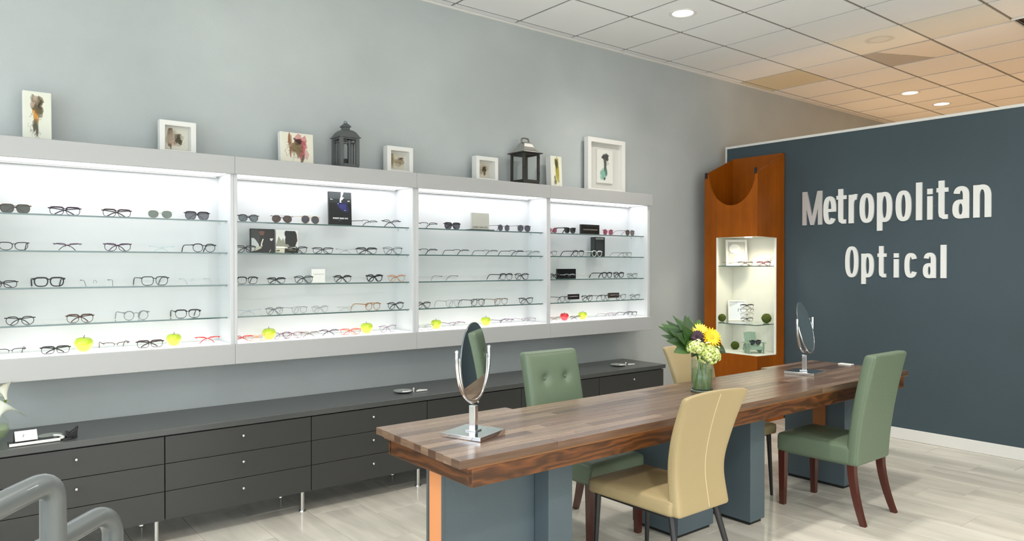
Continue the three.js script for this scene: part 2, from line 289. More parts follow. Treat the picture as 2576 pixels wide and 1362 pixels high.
  word([['O', 1.339, 1.456], ['p', 1.483, 1.59], ['t', 1.622, 1.696], ['i', 1.757, 1.797], ['c', 1.844, 1.944], ['a', 1.989, 2.087], ['l', 2.122, 2.165]], 1.357, 0.205, 0.038, 0.268, 0.06, 'lower');
}
// ---------- backlit display cabinets on the grey wall ----------
const SHELF = [1.72, 1.535, 1.348, 1.16, 1.006];
const BAY = [[0.163, 1.379], [1.379, 2.595], [2.595, 3.811], [3.811, 5.012]];
const BAYNAME = ['leftmost', 'second', 'third', 'rightmost'];
BAY.forEach(([x0, x1], b) => {
  const t = thing('display_cabinet', `${['leftmost white backlit display cabinet, cut by the left edge', 'second white backlit display cabinet from left, with the tall black poster', 'third white backlit display cabinet from left, with the blank grey plaque', 'rightmost white backlit display cabinet, with the red apple'][b]}`, 'cabinet', [x0, 0, 0], 0, 'backlit display cabinets on the grey wall');
  const w = x1 - x0, s0 = b === 0 ? 0.025 : b === 2 ? 0.028 : 0.02, s1 = b === 3 ? 0.03 : 0.02, e = 0.0004;
  part('back_panel', span(s0, w - s1, 0.99, 2.0, 0.002, 0.02), M.laminate, t);
  part('side_panel', rspan(e, s0, 0.9, 2.05, 0.002, 0.248, 0.002), M.laminate, t);
  part('side_panel', rspan(w - s1, w - e, 0.9, 2.05, 0.002, 0.248, 0.002), M.laminate, t);
  part('top_panel', span(s0, w - s1, 2.0, 2.02, 0.002, 0.248), M.laminate, t);
  part('top_fascia', rspan(e, w - e + (b === 3 ? 0.012 : 0), 1.988, 2.09, 0.248, 0.272, 0.003), M.white, t);
  part('top_cover', rspan(e, w - e + (b === 3 ? 0.012 : 0), 2.07, 2.09, 0.004, 0.247, 0.002), M.white, t);
  part('bottom_fascia', rspan(e, w - e + (b === 3 ? 0.012 : 0), 0.888, 1.003, 0.248, 0.272, 0.003), M.white, t);
  part('bottom_panel', span(e, w - e, 0.888, 0.905, 0.004, 0.247), M.white, t);
  part('light_diffuser', span(s0 + 0.01, w - s1 - 0.01, 1.992, 2.0, 0.05, 0.235), M.glow, t);
  part('diffuser_rail', span(s0 + 0.01, w - s1 - 0.02, 1.984, 1.995, 0.04, 0.05), mat([0.45, 0.45, 0.44], 0.4), t);
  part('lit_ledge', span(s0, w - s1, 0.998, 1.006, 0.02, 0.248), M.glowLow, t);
  for (let k = 0; k < 4; k++) {
    const g = part('glass_shelf', span(s0 + 0.006, w - s1 - 0.006, SHELF[k] - 0.008, SHELF[k], 0.03, 0.21), M.glass, t);
    part('polished_edge', rspan(s0 + 0.006, w - s1 - 0.006, SHELF[k] - 0.008, SHELF[k], 0.2101, 0.2125, 0.001), M.glassEdge, g);
    for (const x of [s0 + 0.006, w - s1 - 0.006]) for (const z of [0.06, 0.18]) part('shelf_pin', new THREE.CylinderGeometry(0.003, 0.003, 0.012, 10).rotateZ(Math.PI / 2).translate(x, SHELF[k] - 0.0115, z), M.steel, t);
  }
  areaLight('display_top_light', 0xf6f9ff, BAY_TOP, w - 0.09, 0.18, [(x0 + x1) / 2, 1.988, 0.142], [(x0 + x1) / 2, 0, 0.142]);
  areaLight('display_ledge_light', 0xfff8f2, BAY_LOW, w - 0.09, 0.2, [(x0 + x1) / 2, 1.009, 0.135], [(x0 + x1) / 2, 3, 0.135]);
});
// ---------- eyewear ----------
const FR = {
  black: [0.012, 0.011, 0.012], bronze: [0.07, 0.045, 0.025], blackplum: [0.03, 0.012, 0.03], darkbrown: [0.03, 0.012, 0.01], crystal: [0.6, 0.6, 0.55], plum: [0.06, 0.015, 0.05], teal: [0.35, 0.5, 0.5], gunmetal: [0.1, 0.1, 0.11], charcoal: [0.04, 0.04, 0.045], silver: [0.4, 0.41, 0.42],
  brown: [0.07, 0.03, 0.02], grey: [0.2, 0.21, 0.22], red: [0.55, 0.03, 0.03], gold: [0.5, 0.4, 0.25], peach: [0.5, 0.25, 0.13], bluegrey: [0.35, 0.4, 0.5], amber: [0.3, 0.12, 0.03], orange: [0.7, 0.25, 0.08], purple: [0.12, 0.06, 0.14], wine: [0.22, 0.02, 0.04], taupe: [0.2, 0.14, 0.1], coral: [0.65, 0.15, 0.1], mauve: [0.22, 0.13, 0.2], white: [0.75, 0.75, 0.72],
};
const frameMat = Object.fromEntries(Object.entries(FR).map(([k, c]) => [k, mat(c, 0.3)]));
const tint = (c, t = 0.75) => mat(c, 0.04, { transmission: t, thickness: 0 });
const lensMat = { clear: mat([0.96, 0.97, 0.97], 0.02, { transmission: 1, thickness: 0, specularIntensity: 0.35 }), olive: tint([0.07, 0.075, 0.055]), sage: tint([0.16, 0.2, 0.16]), smoke: tint([0.14, 0.14, 0.16]), teallens: tint([0.12, 0.16, 0.16]), brownlens: tint([0.15, 0.12, 0.11]), rose: tint([0.35, 0.08, 0.14]), black: tint([0.02, 0.02, 0.025]) };
const OUT = { rect: [0.0285, 0.018, 4.4], square: [0.0282, 0.0215, 4], round: [0.0235, 0.0225, 2], panto: [0.0268, 0.0215, 2.7], cat: [0.0285, 0.02, 3], avi: [0.0285, 0.0235, 2.3] };
function outline(kind, side, n = 30, shrink = 0) {
  const [a, b, p] = OUT[kind], o = [];
  for (let i = 0; i < n; i++) {
    const q = i / n * Math.PI * 2, c = Math.cos(q), s = Math.sin(q);
    let x = (a - shrink) * Math.sign(c) * Math.pow(Math.abs(c), 2 / p), y = (b - shrink) * Math.sign(s) * Math.pow(Math.abs(s), 2 / p);
    const low = Math.max(0, -y / b);
    if (kind === 'square' || kind === 'panto' || kind === 'cat') x *= 1 - 0.26 * Math.pow(low, 1.5);
    if (kind === 'rect') x *= 1 - 0.15 * Math.pow(low, 1.5);
    if (kind === 'avi') { x *= 1 - 0.28 * low * low; x += 0.002 * low; }
    if (kind === 'cat' && x > 0 && y > 0) y += 0.005 * (x / a) * (x / a);
    o.push([side * x, y]);
  }
  return o;
}
const eyewearCache = new Map();
function eyewearShapes(kind, rim, pose) {
  const key = kind + rim + pose; if (eyewearCache.has(key)) return eyewearCache.get(key);
  const r = { thin: 0.0012, med: 0.0017, thick: 0.003, brow: 0.0015, half: 0.0009, rimless: 0.0007 }[rim], b = OUT[kind][1] + (rim === 'thick' ? 0.002 : 0), cy = b + r, lx = 0.034, front = [], lens = [];
  for (const s of [-1, 1]) {
    const o = outline(kind, s).map(([x, y]) => [s * lx + x, cy + y, 0]);
    if (rim !== 'rimless' && rim !== 'half') front.push(tube(o, r, 34, 5, true, 0.5));
    if (rim === 'half' || rim === 'brow' || rim === 'med' || rim === 'thick') { const top = outline(kind, s).filter(([, y]) => y > OUT[kind][1] * 0.35).map(([x, y]) => [s * lx + x, cy + y, 0.0004]).sort((u, v) => u[0] - v[0]); front.push(tube(top, { brow: 0.0042, half: 0.0022, med: 0.0028, thick: 0.0044 }[rim], 18, 6)); }
    const sh = new THREE.Shape(outline(kind, s, 26, 0.0004).map(([x, y]) => new THREE.Vector2(s * lx + x, cy + y)));
    lens.push(new THREE.ShapeGeometry(sh, 1));
    const ex = s * (lx + OUT[kind][0]), hy = cy + OUT[kind][1] * 0.72 + (kind === 'cat' ? 0.004 : 0), er = Math.max(r, 0.0014) * 1.25;
    const yl = hy - cy, near = outline(kind, 1, 120).filter(([x, y]) => x > 0 && Math.abs(y - yl) < 0.0015).map(([x]) => x), xi = lx + (near.length ? Math.max(...near) : OUT[kind][0] * 0.8) - 0.0015, xo = lx + OUT[kind][0] + 0.008;
    front.push(rbox(xo - xi, er * 2.6, 0.005, s * (xi + xo) / 2, hy, -0.0015, 0.001, 1));
  }
  const by = cy + OUT[kind][1] * 0.5, bw = lx - OUT[kind][0] + (rim === 'half' ? 0.004 : 0.0015), br = Math.max(r, 0.0009) * (rim === 'thick' ? 1 : 1.15);
  front.push(tube([[-bw, by, 0], [0, by + 0.003, 0.001], [bw, by, 0]], br, 8, 5));
  if (kind === 'avi') front.push(tube([[-lx * 0.7, cy + OUT[kind][1] * 0.93, 0], [0, cy + OUT[kind][1] * 0.95, 0.001], [lx * 0.7, cy + OUT[kind][1] * 0.93, 0]], 0.0009, 8, 5));
  for (const s of [-1, 1]) front.push(rod([s * (bw - 0.001), by - 0.004, -0.001], [s * (bw + 0.0005), by - 0.012, -0.004], 0.0011, 0.0008, 5));
  const tr = { thin: 0.0015, med: 0.0026, thick: 0.0036, brow: 0.003, half: 0.0024, rimless: 0.0014 }[rim], hx = lx + OUT[kind][0] + 0.006, hy = cy + OUT[kind][1] * 0.72 + (kind === 'cat' ? 0.004 : 0);
  const temples = [1, -1].map((s, i) => {
    const p = pose === 'o' ? [[s * hx, hy, -0.003], [s * (hx - 0.0005), hy + 0.001, -0.05], [s * (hx - 0.002), hy, -0.095], [s * (hx - 0.004), hy - 0.012, -0.118], [s * (hx - 0.007), tr + 0.0005, -0.135]]
      : [[s * hx, hy, -0.004], [s * 0.045, hy - 0.001, -0.0085 - i * 0.006], [s * 0.006, hy - 0.007, -0.011 - i * 0.006], [-s * 0.02, hy - 0.016, -0.0125 - i * 0.006], [-s * 0.041, tr + 0.0005, -0.0135 - i * 0.006]];
    return tube(p, tr, 14, 5);
  });
  const v = { front: merge(front), lens, temples }; eyewearCache.set(key, v); return v;
}
function eyewear(p, turn, kind, rim, col, lens, pose, label, category = 'eyeglasses', group, scale = 1) {
  const s = eyewearShapes(kind, rim, pose), sun = lens !== 'clear', t = thing(sun ? 'sunglasses' : 'eyeglasses', label, sun ? 'sunglasses' : category, p, turn, group);
  t.scale.setScalar(scale);
  part('front_frame', s.front, frameMat[col], t);
  for (const g of s.lens) part('lens', g, lensMat[lens], t);
  for (const g of s.temples) part('temple', g, frameMat[col], t);
  return t;
}
const EYE = [
[1,0,0.334,0.133,'square','med','bronze','olive',0,'f','bronze framed sunglasses with dark olive lenses'],
[1,0,0.547,0.145,'rect','brow','blackplum','clear',0,'f','black and plum rectangular eyeglasses'],
[1,0,0.787,0.143,'rect','brow','darkbrown','clear',2,'f','dark brown rectangular eyeglasses'],
[1,0,1.002,0.139,'panto','thin','crystal','sage',0,'f','sunglasses with grey green lenses in pale frame'],
[1,0,1.197,0.139,'square','brow','black','smoke',0,'f','thick black sunglasses with grey gradient lenses'],
[1,1,0.327,0.127,'cat','med','black','clear',0,'o','black upswept eyeglasses'],
[1,1,0.558,0.126,'cat','half','plum','clear',0,'f','plum half rim eyeglasses'],
[1,1,0.790,0.134,'cat','med','plum','clear',0,'f','dark plum rounded eyeglasses'],
[1,1,1.011,0.127,'rect','rimless','teal','clear',2,'f','faint teal rimless eyeglasses'],
[1,1,1.235,0.144,'panto','med','black','clear',10,'o','black eyeglasses with open temples'],
[1,2,0.281,0.126,'rect','med','black','clear',0,'f','black rectangular eyeglasses'],
[1,2,0.476,0.138,'square','thick','black','clear',0,'o','thick black eyeglasses'],
[1,2,0.700,0.137,'rect','rimless','gunmetal','clear',180,'o','rimless eyeglasses with grey temples forward'],
[1,2,0.973,0.148,'square','med','charcoal','clear',5,'o','charcoal square eyeglasses'],
[1,2,1.201,0.143,'rect','rimless','silver','clear',180,'o','rimless eyeglasses with silver temples forward'],
[1,3,0.352,0.129,'panto','med','black','clear',-2,'f','black panto eyeglasses'],
[1,3,0.613,0.129,'square','brow','brown','clear',0,'f','brown browline eyeglasses'],
[1,3,0.879,0.145,'round','med','grey','clear',7,'o','round grey eyeglasses'],
[1,3,1.145,0.141,'square','brow','black','clear',-3,'o','thick black browline eyeglasses'],
[1,4,0.312,0.126,'cat','half','black','clear',0,'o','thin black half rim eyeglasses'],
[1,4,0.503,0.133,'rect','brow','black','clear',0,'f','bold black browline eyeglasses'],
[1,4,0.780,0.129,'cat','half','bronze','clear',0,'o','bronze half rim eyeglasses'],
[1,4,0.948,0.139,'rect','brow','darkbrown','clear',0,'f','dark brown browline eyeglasses'],
[1,4,1.253,0.134,'cat','half','red','clear',-6,'f','red half rim eyeglasses'],
[2,0,1.489,0.128,'panto','med','black','teallens',0,'f','black sunglasses with teal grey lenses'],
[2,0,1.694,0.138,'avi','rimless','gunmetal','brownlens',0,'f','rimless sunglasses with brown gradient lenses'],
[2,0,1.877,0.147,'avi','thin','gold','smoke',14,'o','gold wire sunglasses with grey lenses'],
[2,0,2.290,0.144,'rect','half','gunmetal','clear',16,'o','gunmetal half rim eyeglasses'],
[2,0,2.454,0.147,'panto','half','black','clear',0,'f','black half rim eyeglasses'],
[2,1,1.470,0.126,'square','med','black','clear',0,'f','black eyeglasses'],
[2,1,1.794,0.126,'square','med','black','clear',0,'f','black square eyeglasses'],
[2,1,1.960,0.134,'rect','med','black','clear',-10,'f','black rectangular eyeglasses'],
[2,1,2.120,0.129,'rect','rimless','grey','clear',-8,'f','pale grey rimless eyeglasses'],
[2,1,2.268,0.146,'rect','brow','black','clear',-8,'f','bold black browline eyeglasses'],
[2,1,2.465,0.148,'square','thin','black','clear',0,'f','thin black eyeglasses'],
[2,2,1.482,0.127,'square','brow','black','clear',0,'o','black browline eyeglasses'],
[2,2,1.659,0.126,'rect','brow','black','clear',12,'f','bold black eyeglasses'],
[2,2,1.833,0.135,'square','med','charcoal','clear',10,'f','charcoal square eyeglasses'],
[2,2,2.096,0.137,'panto','brow','black','clear',6,'f','thick black panto eyeglasses'],
[2,2,2.327,0.136,'panto','thick','black','clear',8,'f','heavy black rounded eyeglasses'],
[2,2,2.494,0.139,'panto','med','peach','clear',0,'f','peach tortoise eyeglasses'],
[2,3,1.490,0.144,'rect','rimless','bluegrey','clear',0,'f','blue grey rimless eyeglasses'],
[2,3,1.646,0.128,'panto','med','grey','clear',14,'f','translucent grey panto eyeglasses'],
[2,3,1.804,0.126,'panto','thin','grey','clear',16,'o','thin grey panto eyeglasses'],
[2,3,1.941,0.128,'panto','med','silver','clear',10,'f','silver grey panto eyeglasses'],
[2,3,2.121,0.132,'rect','rimless','silver','clear',6,'f','silver rimless eyeglasses'],
[2,3,2.314,0.145,'panto','med','amber','clear',16,'o','amber tortoise eyeglasses'],
[2,3,2.487,0.142,'panto','med','black','clear',8,'f','black panto eyeglasses'],
[2,4,1.451,0.126,'rect','half','red','clear',0,'f','red half rim eyeglasses'],
[2,4,1.540,0.126,'rect','thin','orange','clear',0,'f','orange eyeglasses'],
[2,4,1.688,0.126,'round','thin','purple','clear',0,'f','purple round eyeglasses'],
[2,4,1.760,0.126,'panto','thin','wine','clear',-10,'f','wine red rounded eyeglasses'],
[2,4,1.871,0.126,'rect','half','taupe','clear',0,'f','taupe half rim eyeglasses'],
[2,4,2.002,0.128,'panto','half','plum','clear',-10,'f','plum half rim eyeglasses'],
[2,4,2.151,0.139,'rect','med','coral','clear',-10,'f','coral eyeglasses'],
[2,4,2.426,0.148,'panto','thin','mauve','clear',10,'f','mauve thin eyeglasses'],
[3,0,2.751,0.148,'rect','half','black','clear',0,'o','black half rim eyeglasses with red temple tips'],
[3,0,2.952,0.144,'square','brow','black','smoke',0,'f','thick black sunglasses with grey gradient lenses'],
[3,0,3.424,0.144,'round','thin','black','smoke',7,'o','round sunglasses with grey lenses'],
[3,0,3.624,0.148,'avi','thin','charcoal','smoke',4,'o','rounded charcoal sunglasses'],
[3,1,2.751,0.148,'rect','half','black','clear',0,'o','black eyeglasses with long hooked temples'],
[3,1,3.028,0.144,'rect','half','charcoal','clear',0,'o','charcoal eyeglasses with long hooked temples'],
[3,1,3.293,0.144,'rect','half','gunmetal','clear',0,'o','gunmetal eyeglasses with long hooked temples'],
[3,1,3.547,0.144,'rect','half','black','clear',0,'o','black half rim eyeglasses with hooked temples'],
[3,1,3.713,0.139,'rect','half','grey','clear',0,'o','grey eyeglasses with long hooked temples'],
[3,2,2.929,0.144,'rect','rimless','plum','clear',0,'o','rimless eyeglasses with plum temples'],
[3,2,3.192,0.144,'rect','rimless','crystal','clear',2,'f','clear rimless eyeglasses'],
[3,2,3.447,0.144,'square','brow','black','clear',8,'o','black browline eyeglasses with open temples'],
[3,2,3.602,0.144,'square','med','black','clear',2,'f','black square eyeglasses with amber tinge'],
[3,3,2.704,0.126,'square','med','black','clear',0,'f','black square eyeglasses'],
[3,3,2.964,0.148,'square','thin','grey','clear',2,'o','clear grey square eyeglasses'],
[3,3,3.180,0.148,'panto','med','charcoal','clear',6,'o','charcoal panto eyeglasses'],
[3,3,3.397,0.144,'panto','med','taupe','clear',4,'o','taupe panto eyeglasses'],
[3,3,3.644,0.144,'cat','med','charcoal','clear',0,'f','charcoal upswept eyeglasses'],
[3,4,2.729,0.126,'rect','thin','grey','clear',0,'o','thin grey eyeglasses'],
[3,4,2.992,0.144,'rect','half','mauve','clear',0,'o','mauve half rim eyeglasses'],
[3,4,3.455,0.144,'rect','half','purple','clear',6,'o','purple half rim eyeglasses'],
[3,4,3.673,0.144,'rect','thin','mauve','clear',0,'o','thin mauve eyeglasses'],
[4,0,3.919,0.126,'round','thin','wine','rose',5,'f','round sunglasses with dark wine lenses'],
[4,0,4.114,0.144,'cat','thick','black','black',6,'o','heavy black sunglasses'],
[4,0,4.562,0.144,'round','thin','wine','rose',2,'f','round sunglasses with rose lenses'],
[4,0,4.839,0.144,'avi','thin','darkbrown','brownlens',8,'o','dark brown sunglasses with open temples'],
[4,1,3.909,0.133,'panto','thin','purple','clear',2,'f','thin purple panto eyeglasses'],
[4,1,4.210,0.144,'panto','brow','black','clear',4,'o','black panto eyeglasses'],
[4,1,4.427,0.144,'panto','med','white','clear',6,'o','white round eyeglasses beside the black box'],
[4,1,4.803,0.144,'rect','thin','bronze','clear',10,'o','thin bronze eyeglasses with open temples'],
[4,2,3.941,0.129,'panto','brow','black','clear',2,'f','bold black panto eyeglasses'],
[4,2,4.109,0.144,'rect','half','silver','clear',7,'o','silver half rim eyeglasses before the black plaque'],
[4,2,4.312,0.130,'panto','thin','crystal','clear',4,'f','clear crystal eyeglasses'],
[4,2,4.549,0.144,'panto','thick','black','clear',6,'o','heavy black panto eyeglasses'],
[4,2,4.696,0.144,'panto','thick','charcoal','clear',4,'f','heavy charcoal panto eyeglasses'],
[4,2,4.870,0.144,'rect','med','grey','clear',4,'f','grey rectangular eyeglasses'],
[4,3,4.060,0.137,'square','med','charcoal','clear',6,'o','charcoal square eyeglasses'],
[4,3,4.312,0.144,'square','med','black','clear',6,'f','black square eyeglasses'],
[4,3,4.530,0.137,'panto','med','black','clear',10,'o','black panto eyeglasses with open temples'],
[4,3,4.721,0.148,'square','thin','charcoal','clear',4,'f','thin charcoal eyeglasses'],
[4,3,4.904,0.144,'rect','med','grey','clear',4,'f','grey rectangular eyeglasses'],
[4,4,3.954,0.129,'rect','half','taupe','clear',4,'f','taupe half rim eyeglasses'],
[4,4,4.175,0.127,'rect','half','bronze','clear',4,'f','bronze half rim eyeglasses'],
[4,4,4.629,0.144,'rect','thin','mauve','clear',7,'o','thin mauve eyeglasses'],
[4,4,4.871,0.144,'rect','med','charcoal','clear',7,'o','charcoal rectangular eyeglasses'],
];
{
  const NTH = ['first', 'second', 'third', 'fourth', 'fifth', 'sixth', 'seventh', 'eighth', 'ninth'], SN = ['top shelf', 'second shelf', 'middle shelf', 'fourth shelf', 'bottom ledge'];
  const count = {};
  for (const [b, s, x, w, kind, rim, col, lens, yawDeg, pose, look] of EYE) {
    const k = `${b}${s}`; count[k] = (count[k] ?? 0) + 1;
    const label = `${look}, ${NTH[count[k] - 1]} pair on ${SN[s]} of ${BAYNAME[b - 1]} cabinet`;
    const a = yawDeg * Math.PI / 180, z = Math.abs(yawDeg) > 140 ? 0.055 : 0.17;
    eyewear([x, SHELF[s] + 0.0003, z], a, kind, rim, col, lens, pose, label, 'eyeglasses', `eyewear on the ${SN[s]} of the ${BAYNAME[b - 1]} cabinet`, w / 0.136);
  }
}
// ---------- apples on the ledges ----------
{
  const body = lathe([[0.0, 0.058], [0.006, 0.06], [0.014, 0.066], [0.024, 0.068], [0.034, 0.063], [0.041, 0.05], [0.042, 0.038], [0.037, 0.02], [0.027, 0.006], [0.018, 0.001], [0.009, 0.004], [0, 0.006]].reverse(), 28);
  const stem = tube([[0, 0.058, 0], [0.001, 0.07, 0], [0.004, 0.08, 0.001]], 0.0016, 6, 6);
  const A = [[0.633, 'green apple left of the two on the leftmost cabinet ledge', 1.06], [1.077, 'green apple right of the two on the leftmost cabinet ledge', 0.96], [1.621, 'green apple left of the two on the second cabinet ledge', 0.98], [2.281, 'green apple right of the two on the second cabinet ledge', 0.98], [2.83, 'yellow green apple left of the two on the third cabinet ledge', 0.92], [3.272, 'yellow green apple right of the two on the third cabinet ledge', 0.92], [4.076, 'red apple on the bottom ledge of the rightmost cabinet', 0.88], [4.284, 'green apple beside the red apple on the rightmost ledge', 0.9]];
  A.forEach(([x, label, k], i) => {
    const t = thing('apple', label, 'apple', [x, 1.0062, 0.145], i * 0.9, 'apples on the lit ledges'); t.scale.setScalar(k);
    part('flesh', body, i === 6 ? M.appleRed : M.appleGreen, t); part('stem', stem, M.stemBrown, t);
  });
}
// ---------- cards, plaques and boxes among the eyewear ----------
function panelThing(name, label, cat, x0, x1, y0, y1, z, thick, sideMat, faceTex, group, lean = 0) {
  const t = thing(name, label, cat, [(x0 + x1) / 2, y0, z], 0, group), w = x1 - x0, h = y1 - y0;
  part('body', rbox(w, h, thick, 0, h / 2, 0, 0.0015), sideMat, t);
  if (faceTex) { const f = part('printed_face', new THREE.PlaneGeometry(w - 0.003, h - 0.003).translate(0, h / 2, thick / 2 + 0.0006), mat([1, 1, 1], 0.3, { map: faceTex }), t); }
  t.rotation.x = -lean; return t;
}
const cssText = (g, s, x, y, px, c, bold = true, wide) => { g.fillStyle = c; g.font = `${bold ? 'bold ' : ''}${px}px sans-serif`; g.textAlign = 'center'; g.fillText(s, x, y, wide); };
{
  const blob = (g, c, pts) => { g.fillStyle = c; g.beginPath(); pts.forEach(([x, y], i) => i ? g.lineTo(x, y) : g.moveTo(x, y)); g.closePath(); g.fill(); };
  const poster = canvasTex(256, 310, (g, w, h) => {
    g.fillStyle = '#1d1f20'; g.fillRect(0, 0, w, h); g.fillStyle = '#4a4e50'; g.fillRect(0, 0, w, 62); g.fillStyle = '#2c3030'; g.fillRect(0, 62, w, 40);
    blob(g, '#26294a', [[110, 90], [200, 96], [228, 170], [205, 190], [150, 178], [110, 150], [92, 118]]); blob(g, '#33346a', [[120, 110], [190, 112], [196, 150], [150, 165], [118, 140]]);
    blob(g, '#15151c', [[118, 98], [142, 100], [138, 112], [116, 110]]); blob(g, '#f3f3f6', [[138, 0], [168, 0], [150, 44], [172, 50], [150, 72], [136, 78], [140, 98], [122, 98], [124, 66], [134, 44]]);
    g.fillStyle = '#d8d8d8'; g.fillRect(14, 66, 18, 7); g.fillRect(34, 70, 10, 4); g.fillRect(212, 76, 26, 8); g.fillStyle = '#8480b0'; g.fillRect(96, 104, 12, 10); g.fillRect(172, 164, 18, 8);
    cssText(g, 'ROBERT MARC NYC', w / 2, 252, 20, '#f4f4f4', true, 176); g.fillStyle = '#555'; g.fillRect(104, 262, 34, 6);
  });
  panelThing('counter_card', 'tall black poster card with purple figure and white lettering on top shelf', 'poster', 2.02, 2.18, 1.7203, 1.94, 0.125, 0.018, M.black, poster, undefined, 0.04);
  const photo1 = canvasTex(256, 236, (g, w, h) => {
    g.fillStyle = '#2b2a27'; g.fillRect(0, 0, w, h); blob(g, '#b9c0bc', [[8, 90], [40, 92], [84, 150], [92, 180], [60, 200], [8, 226]]); blob(g, '#3b3d38', [[8, 10], [80, 10], [100, 80], [86, 140], [30, 88], [8, 80]]);
    blob(g, '#6a4a40', [[92, 18], [150, 22], [140, 60], [104, 64], [88, 40]]); blob(g, '#d9d6c6', [[128, 96], [138, 100], [120, 150], [124, 176], [106, 168], [108, 144]]); blob(g, '#b5b29f', [[44, 190], [110, 170], [116, 190], [60, 214], [30, 222]]);
    blob(g, '#c9ccca', [[204, 92], [244, 92], [226, 118], [208, 112]]); g.strokeStyle = '#c8c8c0'; g.lineWidth = 5; g.beginPath(); g.moveTo(196, 232); g.lineTo(214, 204); g.stroke();
  });
  panelThing('counter_card', 'dark square photo card leaning at left of second shelf, second cabinet', 'poster', 1.512, 1.662, 1.5353, 1.683, 0.13, 0.016, M.black, photo1, undefined, 0.03);
  const photo2 = canvasTex(256, 256, (g, w, h) => {
    g.fillStyle = '#d8dad4'; g.fillRect(0, 0, w, h); blob(g, '#8f8f80', [[0, 160], [30, 70], [62, 120], [80, 90], [110, 150], [150, 165], [150, 190], [0, 190]]);
    blob(g, '#2a2d2a', [[100, 20], [112, 6], [222, 8], [236, 30], [246, 110], [230, 160], [214, 190], [160, 190], [140, 160], [108, 156], [102, 110], [110, 80], [98, 50]]); blob(g, '#4a3026', [[222, 20], [240, 40], [248, 120], [226, 150], [232, 80]]);
    g.fillStyle = '#34342e'; g.fillRect(0, 204, w, 52); blob(g, '#c9c6b2', [[0, 206], [100, 206], [94, 256], [0, 250]]); blob(g, '#55543f', [[6, 226], [40, 220], [40, 238], [0, 240]]); blob(g, '#7a765c', [[130, 212], [230, 214], [220, 232], [140, 226]]);
    g.fillStyle = '#efeee4'; g.fillRect(0, 184, 96, 14); cssText(g, 'ROBERT MARC NYC', 132, 203, 22, '#f4f2e2', true, 236);
  });
  panelThing('counter_card', 'photo card of a dark silhouette with white lettering on second shelf', 'poster', 1.668, 1.812, 1.5353, 1.68, 0.13, 0.016, mat([0.55, 0.54, 0.5], 0.4), photo2, undefined, 0.03);
  const card = canvasTex(256, 232, (g, w, h) => { g.fillStyle = '#ebeae4'; g.fillRect(0, 0, w, h); cssText(g, 'ROBERT MARC NYC', w / 2 + 14, 96, 22, '#8d918c', true, 200); });
  panelThing('counter_card', 'small white square card with one grey line on middle shelf', 'card', 1.903, 1.997, 1.3483, 1.437, 0.115, 0.016, M.laminate, card);
  const gray = canvasTex(256, 190, (g, w, h) => { g.fillStyle = '#b9b9af'; g.fillRect(0, 0, w, h); cssText(g, 'ROBERT MARC NYC', w / 2, 166, 25, '#4d4a40', true, 222); });
  const gp = panelThing('counter_card', 'pale grey plaque on a dark base on the third cabinet top shelf', 'card', 3.13, 3.292, 1.7203, 1.851, 0.15, 0.018, mat([0.42, 0.42, 0.39], 0.5), gray);
  part('base', rbox(0.21, 0.006, 0.09, -0.01, 0.003, 0.015, 0.002), M.black, gp);
  const bars = canvasTex(320, 116, (g, w, h) => { g.fillStyle = '#17130f'; g.fillRect(0, 0, w, h); g.strokeStyle = '#4a443e'; g.lineWidth = 3; g.strokeRect(26, 16, w - 30, h - 20); cssText(g, 'SALVATORE FERRAGAMO', w / 2 + 2, 66, 22, '#a39a8d', true, 254); });
  panelThing('counter_card', 'wide black plaque with a pale line of lettering on rightmost top shelf', 'card', 4.28, 4.498, 1.7203, 1.806, 0.12, 0.02, M.black, bars);
  const bx = thing('display_box', 'upright black box with silver top band on the rightmost second shelf', 'box', [4.505, 1.5353, 0.1]);
  part('body', rbox(0.122, 0.168, 0.05, 0, 0.084, 0, 0.003), mat([0.03, 0.035, 0.035], 0.45), bx); part('silver_band', rbox(0.096, 0.016, 0.003, 0, 0.153, 0.0265, 0.001), M.steel, bx); part('border', extrude([[-0.061, 0], [0.061, 0], [0.061, 0.168], [-0.061, 0.168]], 0.002, 0, [[[-0.052, 0.008], [0.052, 0.008], [0.052, 0.14], [-0.052, 0.14]]]).translate(0, 0, 0.0252), M.black, bx);
  panelThing('counter_card', 'plain black plaque on the middle shelf of the rightmost cabinet', 'card', 4.03, 4.242, 1.3483, 1.431, 0.1, 0.014, mat([0.004, 0.004, 0.004], 0.3));
  for (const [x0, x1, lb, c] of [[4.139, 4.265, 'small black card holder, left of two on the rightmost fourth shelf', [0.012, 0.006, 0.009]], [4.616, 4.75, 'small dark brown card holder, right of two on rightmost fourth shelf', [0.045, 0.028, 0.018]]]) {
    const t = thing('card_holder', lb, 'card holder', [(x0 + x1) / 2, 1.1603, 0.12], 0); const w = x1 - x0;
    part('body', rbox(w, 0.044, 0.012, 0, 0.037, 0, 0.002), mat(c, 0.3), t); part('base', rbox(w, 0.013, 0.05, 0, 0.0065, 0, 0.002), M.clear, t); part('glossy_strip', rbox(w * 0.75, 0.008, 0.003, 0, 0.04, 0.0065, 0.001), mat([0.25, 0.22, 0.22], 0.3), t);
  }
}
